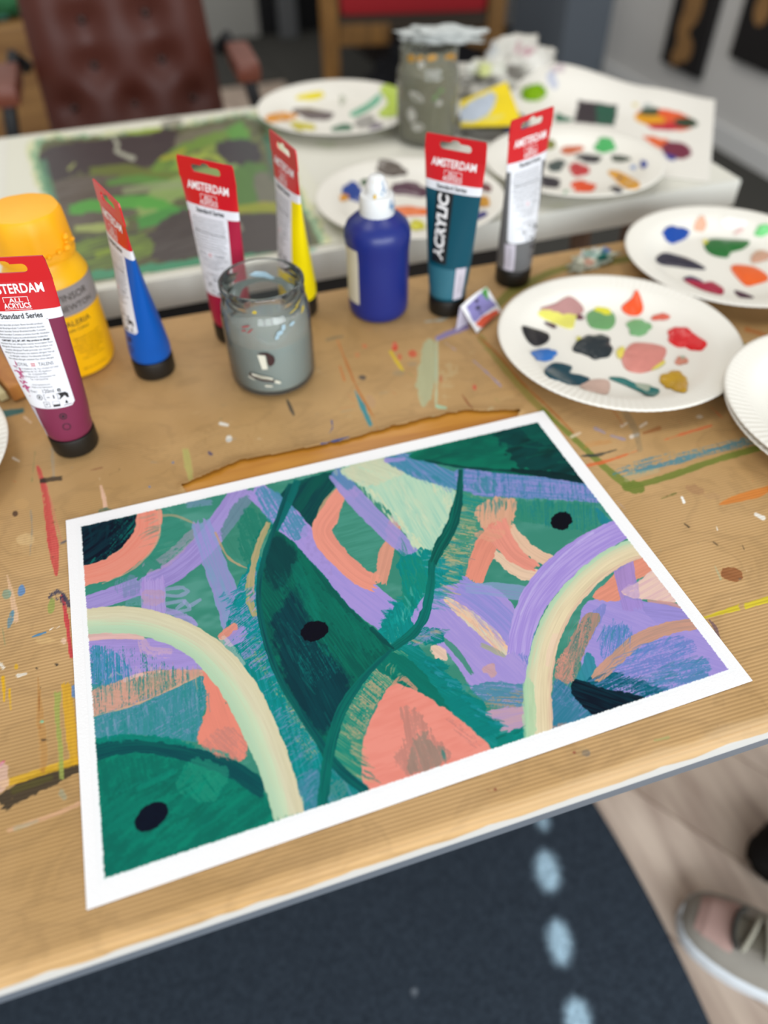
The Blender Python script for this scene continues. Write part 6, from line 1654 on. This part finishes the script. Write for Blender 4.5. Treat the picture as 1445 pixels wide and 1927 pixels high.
# dark portraits leaning low on the right wall
def wallpic(name, pts, label, figure):
    W = [UP(x, y, 0, 2.385) for x, y in pts]
    y0 = min(w[1] for w in W); y1 = max(w[1] for w in W); z0 = sum(sorted(w[2] for w in W)[:2]) / 2; z1 = z0 + (y1 - y0) * 1.9
    t = empty(name, (2.398, (y0 + y1) / 2, z0)); tag(t, label, 'picture')
    w_, h_ = (y1 - y0) / 2, z1 - z0
    bm = bmesh.new(); box(bm, -.028, -.001, -w_, w_, 0, h_); obj('canvas', bm, mat('picture_dark', '1d1a1a', rough=.6, vary=.3, vscale=9), t)
    bm = bmesh.new()
    for (cy, cz, ry, rz_) in figure:
        n0 = len(bm.verts)
        ring = [bm.verts.new((-.0292 - .0003 * len(bm.verts) / 60, (cy + ry * math.cos(q)) * w_, (cz + rz_ * math.sin(q)) * h_)) for q in np.linspace(0, 2 * PI, 20, endpoint=False)]
        bm.faces.new(ring)
    obj('painted_figure', bm, mat('picture_tan', '9a7346', rough=.6, vary=.35, vscale=14), t)
    return t
wallpic('wall_picture', [(1248, 112), (1316, 150)], 'dark hanging picture with a tan figure on the grey right wall', [(-.05, .16, .42, .10), (.18, .30, .30, .14), (.0, .46, .42, .16), (.25, .08, .22, .07)])
wallpic('wall_picture', [(1377, 105), (1452, 140)], 'dark brown hanging picture nearest the right picture edge, cut off', [(.1, .40, .35, .12)])

# ------------------------------------------------------------------ leather chair at the far side of the white table
leather = mat('brown_leather', '52251a', rough=.5, vary=.22, vscale=7, spec=.45, bump=.05, bscale=160)
black = mat('black_metal', '131416', rough=.4)
ch = empty('leather_chair', (.158, 1.56, 0), math.radians(-2)); tag(ch, 'brown buttoned leather armchair behind the white table', 'chair')
nx_, nz_c = 70, 80
bw0, bw1, bz0, bz1 = .186, .152, .44, 1.10
but = []
for (x, y) in ((156, 45), (277, 30), (180, 131), (308, 118)):
    w = UP(x, y, 1, 1.52); but.append((w[0] - .158, w[2]))
dx_ = but[1][0] - but[0][0]; dz_ = but[0][1] - but[2][1]
B = list(but)
for (x, z) in but[:2]:
    B += [(x, z + dz_ * 1), (x + .02, z + dz_ * 2)]
B += [(but[2][0] - .5 * dx_, but[2][1] - dz_ * .95), (but[2][0] + .5 * dx_, but[2][1] - dz_), (but[2][0] + 1.5 * dx_, but[2][1] - dz_)]
bm = bmesh.new()
front = []
for j in range(nz_c):
    v = j / (nz_c - 1); z = bz0 + (bz1 - bz0) * v
    hw = bw0 + (bw1 - bw0) * v
    row = []
    for i in range(nx_):
        u = -1 + 2 * i / (nx_ - 1); x = u * hw
        y = -.045 * (1 - abs(u) ** 5) * (1 - abs(2 * v - 1) ** 8) + .03 * (v - .5)
        for (bx, bz) in B:
            d = math.hypot(x - bx, (z - bz))
            y += .022 * math.exp(-(d / .034) ** 2) + .012 * math.exp(-(d / .07) ** 2)
        # folds between buttons
        row.append(bm.verts.new((x, y, z)))
    front.append(row)
for a_, b_ in zip(front, front[1:]):
    for i in range(nx_ - 1): bm.faces.new((a_[i], a_[i + 1], b_[i + 1], b_[i]))
rim = [front[0][i] for i in range(nx_)] + [front[j][-1] for j in range(1, nz_c)] + [front[-1][i] for i in range(nx_ - 2, -1, -1)] + [front[j][0] for j in range(nz_c - 2, 0, -1)]
back = [bm.verts.new((v.co.x * .98, .055 + .03 * ((v.co.z - bz0) / (bz1 - bz0) - .5), v.co.z)) for v in rim]
for i in range(len(rim)): bm.faces.new((rim[i], rim[(i + 1) % len(rim)], back[(i + 1) % len(rim)], back[i]))
bm.faces.new(back[::-1])
bk_ = obj('backrest', bm, leather, ch, smooth=True)
for (bx, bz) in B:
    if abs(bx) < bw0 and bz0 < bz < bz1:
        bm = bmesh.new(); bmesh.ops.create_icosphere(bm, subdivisions=2, radius=1, matrix=Matrix.Translation((bx, -.010, bz)) @ Matrix.Diagonal((.008, .005, .008, 1)))
        obj('button', bm, mat('button_leather', '33180f', rough=.45), bk_, smooth=True)
bm = bmesh.new(); box(bm, -.20, .20, -.40, .0, .36, .455, bev=.03); obj('seat', bm, leather, ch, smooth=True)
for s_ in (-1, 1):
    bm = bmesh.new(); box(bm, s_ * .222 - .024, s_ * .222 + .024, -.13, .03, .705, .742, bev=.014); ar = obj('armrest', bm, mat('arm_leather', '7a4230', rough=.4, vary=.15), ch, smooth=True)
    bm = bmesh.new(); tube(bm, [(s_ * .222, -.10, .712), (s_ * .232, -.125, .65), (s_ * .240, -.13, .40), (s_ * .21, -.14, .02)], .013); obj('arm_strut', bm, black, ch, smooth=True)
    bm = bmesh.new(); tube(bm, [(s_ * .222, .0, .70), (s_ * .205, .045, .745), (s_ * .19, .06, .72)], .014); obj('arm_bracket', bm, black, ch, smooth=True)
    bm = bmesh.new(); tube(bm, [(s_ * .19, .02, .40), (s_ * .23, .10, .02)], .013); obj('rear_leg', bm, black, ch, smooth=True)
    bm = bmesh.new(); tube(bm, [(s_ * .21, -.26, .018), (s_ * .23, .12, .018)], .014); obj('foot_bar', bm, black, ch, smooth=True)

# wooden armchair with a red cushion, a black bag hanging from it
oak = wood('oak', '6b4a1e', '94692f', scale=6, stretch=(6, 6, 1.2), rough=.5)
def PX3(x, y, yy): return UP(x, y, 1, yy)
wc0 = PX3(622, 90, 2.9); wc1 = PX3(905, 70, 2.9)
wc = empty('wooden_chair', (wc0[0], 2.9, 0), math.radians(-14)); tag(wc, 'light oak armchair with a red cushion, beyond the far plate', 'chair')
Wd = wc1[0] - wc0[0]
bm = bmesh.new(); box(bm, -.032, .032, -.03, .03, .008, .85, bev=.006); obj('leg', bm, oak, wc)
bm = bmesh.new(); box(bm, Wd - .032, Wd + .032, -.03, .03, .008, .85, bev=.006); obj('leg', bm, oak, wc)
for x in (0, Wd):
    bm = bmesh.new(); box(bm, x - .028, x + .028, .52, .575, .008, .95, bev=.006); obj('leg', bm, oak, wc)
zr = PX3(670, 60, 2.9)[2]
bm = bmesh.new(); box(bm, .033, .22, -.02, .02, zr - .035, zr + .035, bev=.004); obj('corner_brace', bm, oak, wc)
bm = bmesh.new(); box(bm, Wd - .20, Wd - .033, -.02, .02, zr - .055, zr + .005, bev=.004); obj('corner_brace', bm, oak, wc)
zc_ = PX3(680, 18, 2.9)[2]
bm = bmesh.new(); box(bm, .04, Wd - .04, -.045, .50, zc_ - .005, zc_ + .11, bev=.03); obj('cushion', bm, mat('cushion_red', '9c101c', rough=.8), wc, smooth=True)
bm = bmesh.new(); box(bm, .034, Wd - .034, -.018, .515, zc_ - .055, zc_ - .006); obj('seat_frame', bm, mat('seat_dark', '3a2f22', rough=.7), wc)
bm = bmesh.new(); box(bm, .034, Wd - .034, .53, .565, zc_ + .13, .93, bev=.01); obj('backrest', bm, oak, wc)
for x in (0, Wd):
    bm = bmesh.new(); box(bm, x - .034, x + .034, -.05, .58, .851, .885, bev=.008) if x == -1 else box(bm, x - .034, x + .034, -.05, .515, .851, .885, bev=.008); obj('armrest', bm, oak, wc)
bag_c = PX3(800, 110, 2.72)
def p_none(k): pass
crumple('black_bag', (bag_c[0], 2.66, .0085), (.23, .12, .24), 3, p_none, 'soft black bag standing under the red cushioned chair', 'bag', base='0d0e12', freq=1.5, amp=.18, sink=.8)
# pale locker and dark posts at the back
lo = PX3(395, 80, 4.6); hi = PX3(485, 80, 4.6)
bm = bmesh.new(); box(bm, lo[0] - .10, hi[0] + .02, 4.60, 4.95, .0085, .80, bev=.01); tag(obj('storage_cabinet', bm, mat('cabinet_pale', 'a9a8a2', rough=.6), None), 'pale grey cabinet at the back, right of the leather chair', 'cabinet')
a1 = PX3(500, 60, 4.55)[0]; a2 = PX3(570, 60, 4.55)[0]
bm = bmesh.new(); box(bm, a1 - .02, a2 + .25, 4.62, 4.98, .0085, 1.0, bev=.01); tag(obj('storage_cabinet', bm, mat('cabinet_black', '17171a', rough=.5), None), 'black cabinet at the back beside the pale grey one', 'cabinet')
g1 = PX3(545, 60, 4.5)
bm = bmesh.new(); box(bm, g1[0] - .05, g1[0] + .05, 4.50, 4.56, .0085, .9, bev=.008); tag(obj('metal_post', bm, mat('post_grey', '6c6e70', rough=.5), None), 'grey upright board in front of the black cabinet', 'board')
# dark cupboard behind the wooden chair, ochre board leaning on the back wall
d0 = PX3(700, 20, 3.9); d1 = PX3(915, 20, 3.9)
bm = bmesh.new(); box(bm, d0[0], d1[0] + .08, 3.9, 4.3, .0085, 1.1, bev=.01); tag(obj('dark_cupboard', bm, mat('cupboard_dark', '231a16', rough=.5), None), 'dark brown cupboard behind the oak chair', 'cupboard')
g0 = PX3(1060, 60, 4.9)
bm = bmesh.new(); bar(bm, (g0[0] - .6, 4.9, .05), (g0[0] - .62, 5.0, 1.1), .09, .03); 
tag(obj('ochre_board', bm, mat('ochre_wood', '7a5a14', rough=.6), None), 'ochre board standing at the far right end of the room', 'board')
# wooden chest with a blue cloth at the far left
c0 = PX3(20, 60, 2.6)
bm = bmesh.new(); cb = empty('wooden_chest', (c0[0] - .12, 2.75, 0)); tag(cb, 'tan wooden chest at the far left behind the leather chair', 'chest')
bm = bmesh.new(); box(bm, -.32, .25, -.15, .2, 0.0, .585, bev=.008); obj('chest_body', bm, wood('tan_wood', '86613a', 'ab8350', scale=5, stretch=(1, 6, 6), rough=.5), cb)
for z in (.12, .31):
    bm = bmesh.new(); box(bm, -.29, .22, -.158, -.1505, z, z + .15, bev=.002); dr = obj('drawer', bm, wood('tan_wood', '86613a', 'ab8350'), cb)
    bm = bmesh.new(); bmesh.ops.create_icosphere(bm, subdivisions=2, radius=.012, matrix=Matrix.Translation((-.03, -.169, z + .08))); obj('knob', bm, mat('knob_dark', '2c2620', rough=.4), dr, smooth=True)
crumple('folded_cloth', (c0[0] - .12, 2.76, .5865), (.22, .13, .07), 8, lambda k: k.poly(N_(-60, -60, 70, -60, 70, 22, -60, 22), '3c7a50', 1, 6), 'blue and green cloth on top of the wooden chest', 'cloth', base='5f9cab', freq=1.6, amp=.2, sink=.8)

# ------------------------------------------------------------------ dark rug under the table and the shoe
a_, b_ = np.meshgrid(np.linspace(-1.3, .5745, 470), np.linspace(-.75, .62, 345))
bow = .012 * ((b_ - .05) / .2) ** 2 * (np.abs(b_ - .05) < .9)
GXr = a_ - (a_ > .3) * (a_ - .3) / .2745 * np.minimum(bow, .05)
G = np.stack([GXr, b_, np.full_like(a_, .0075)], -1)
k = Canvas(*PJ(G), '323b45')
for (x, y, rx, ry) in ((1021, 1545, 12, 17), (1030, 1640, 24, 41), (1053, 1774, 24, 46), (1087, 1920, 26, 44), (1125, 2080, 28, 50)):
    k.oval(x, y, rx * .92, ry, -12, 'b2d2e4', .98, 4, soft=20)
k.oval(780, 1866, 6, 6, 0, '8c949c', .8, 1)
rugm = bpy.data.materials.new('rug_wool'); rugm.use_nodes = True
nt = rugm.node_tree; bs = nt.nodes['Principled BSDF']; bs.inputs['Roughness'].default_value = .95; bs.inputs['Specular IOR Level'].default_value = .1
vc = nt.nodes.new('ShaderNodeVertexColor'); vc.layer_name = 'paint'
tc = nt.nodes.new('ShaderNodeTexCoord')
n1 = nt.nodes.new('ShaderNodeTexNoise'); n1.inputs['Scale'].default_value = 190; n1.inputs['Detail'].default_value = 6; n1.inputs['Roughness'].default_value = .75
nt.links.new(tc.outputs['Object'], n1.inputs['Vector'])
r1 = nt.nodes.new('ShaderNodeValToRGB'); r1.color_ramp.elements[0].position = .3; r1.color_ramp.elements[0].color = (.45, .45, .48, 1); r1.color_ramp.elements[1].position = .75; r1.color_ramp.elements[1].color = (1.75, 1.75, 1.7, 1)
nt.links.new(n1.outputs['Fac'], r1.inputs['Fac'])
mm = nt.nodes.new('ShaderNodeMix'); mm.data_type = 'RGBA'; mm.blend_type = 'MULTIPLY'; mm.inputs[0].default_value = 1
nt.links.new(vc.outputs['Color'], mm.inputs[6]); nt.links.new(r1.outputs['Color'], mm.inputs[7]); nt.links.new(mm.outputs[2], bs.inputs['Base Color'])
rug = grid_mesh('rug', G, k.colors(), rugm)
sm = rug.modifiers.new('thickness', 'SOLIDIFY'); sm.thickness = .0065; sm.offset = -1
tag(rug, 'dark charcoal rug with a row of pale blue oval spots on the floor', 'rug')

# sneaker
SA = math.atan2(.78, -.63)
sn = empty('sneaker', (.603, .0035, .0006), 0); tag(sn, 'beige and pink sneaker with a white sole on the wooden floor', 'shoe')
sn.rotation_euler = (0, 0, math.atan2(-.76, .65))      # local +x runs from the toe to the heel
st = [(0.0, .006, .022), (.004, .020, .031), (.014, .032, .041), (.03, .0410, .050), (.055, .0470, .057), (.085, .0490, .064), (.11, .0475, .074), (.135, .0440, .084), (.16, .0405, .093), (.20, .0370, .098), (.245, .0350, .100), (.268, .0270, .098), (.276, .0120, .094)]
def loft(z0f, z1f, wf, n=24, xr=(0, .276), pw=2.6):
    bm = bmesh.new(); rings = []
    for x in np.linspace(xr[0], xr[1], 44):
        hw = float(np.interp(x, [s[0] for s in st], [s[1] for s in st])) * wf(x); h = float(np.interp(x, [s[0] for s in st], [s[2] for s in st]))
        z0 = z0f(x, h); z1 = z1f(x, h)
        ring = []
        for i in range(n + 1):
            q = PI * i / n
            c_, s_ = math.cos(q), math.sin(q)
            ring.append(bm.verts.new((x, hw * math.copysign(abs(c_) ** (2 / pw), c_), z0 + (z1 - z0) * abs(s_) ** (2 / pw))))
        rings.append(ring)
    for a, b in zip(rings, rings[1:]):
        for i in range(n): bm.faces.new((a[i], a[i + 1], b[i + 1], b[i]))
        bm.faces.new((a[0], b[0], b[n], a[n]))
    bm.faces.new(rings[0]); bm.faces.new(rings[-1][::-1])
    return bm
obj('sole', loft(lambda x, h: .0, lambda x, h: .026 + .006 * max(0, (x - .15) / .12), lambda x: 1.10, pw=7), mat('sole_white', 'd8dee2', rough=.5), sn, smooth=True)
obj('upper', loft(lambda x, h: .020, lambda x, h: h, lambda x: .99, xr=(.002, .274)), mat('upper_beige', '9b958a', rough=.75, vary=.06, bump=.2, bscale=500), sn, smooth=True)
obj('toe_box', loft(lambda x, h: h * .62, lambda x, h: h + .0025, lambda x: .80, xr=(.018, .066)), mat('toe_pink', 'b9988e', rough=.75, vary=.05), sn, smooth=True)
obj('tongue', loft(lambda x, h: h * .7, lambda x, h: h + .005, lambda x: .50, xr=(.064, .20)), mat('tongue_olive', '6d685a', rough=.8), sn, smooth=True)
bm = bmesh.new()
for i in range(9):
    q0 = PI * i / 8
bmc = bmesh.new(); tube(bmc, [(.070 - .010 * math.sin(q), .027 * math.cos(q), float(np.interp(.066, [s[0] for s in st], [s[2] for s in st])) + .002 + .004 * math.sin(q)) for q in np.linspace(0, PI, 12)], .0035)
bm.free()
obj('throat_trim', bmc, mat('trim_dark', '35322c', rough=.7), sn, smooth=True)
lace = mat('lace_beige', 'a9a594', rough=.85)
for i, x in enumerate(np.linspace(.082, .185, 7)):
    h = float(np.interp(x, [s[0] for s in st], [s[2] for s in st]))
    bm = bmesh.new(); tube(bm, [(x + .006 * math.cos(q) * (-1) ** i, .027 * math.cos(q), h - .002 + .011 * math.sin(q)) for q in np.linspace(0, PI, 12)], .0034); obj('lace', bm, lace, sn, smooth=True)
bm = bmesh.new(); bmc = loft(lambda x, h: h * .9, lambda x, h: h + .004, lambda x: .62, xr=(.205, .262)); bm.free()
obj('insole', bmc, mat('lining_dark', '3b3833', rough=.9), sn, smooth=True)
# dark bag corner at the right edge
bc = UF(1462, 1645, .03)
crumple('black_pouch', (bc[0] + .035, bc[1] + .02, .0006), (.060, .045, .045), 12, p_none, 'small black pouch on the floor at the right picture edge', 'pouch', base='191614', freq=1.6, amp=.15, sink=.6, sub=4)

# ------------------------------------------------------------------ light: big windows behind the camera, ceiling panels, soft sky
wd = bpy.data.worlds.new('world'); SC.world = wd; wd.use_nodes = True
bg = wd.node_tree.nodes['Background']
bg.inputs['Color'].default_value = (.97, .985, 1.0, 1); bg.inputs['Strength'].default_value = .56
def area(name, loc, aim, sx_, sy_, power, color):
    l = bpy.data.lights.new(name, 'AREA'); l.shape = 'RECTANGLE'; l.size = sx_; l.size_y = sy_; l.energy = power; l.color = color
    o = bpy.data.objects.new(name, l); COL.objects.link(o); o.location = loc
    o.rotation_euler = (Vector(aim) - Vector(loc)).to_track_quat('-Z', 'Y').to_euler()
    return o
for i, x in enumerate((-1.35, -.45, .45, 1.35)):
    area('window_light', (x + .4, -2.1, 1.40), (x * .3 + .2, .6, .6), .75, 1.1, 25, (.88, .94, 1.0))
for (x, y) in ((-.4, .6), (.9, .6), (-.4, 2.6), (.9, 2.6)):
    area('ceiling_light', (x, y, 2.55), (x, y, 0), .6, .6, 7 if y < 1 else 11, (1.0, .95, .87))
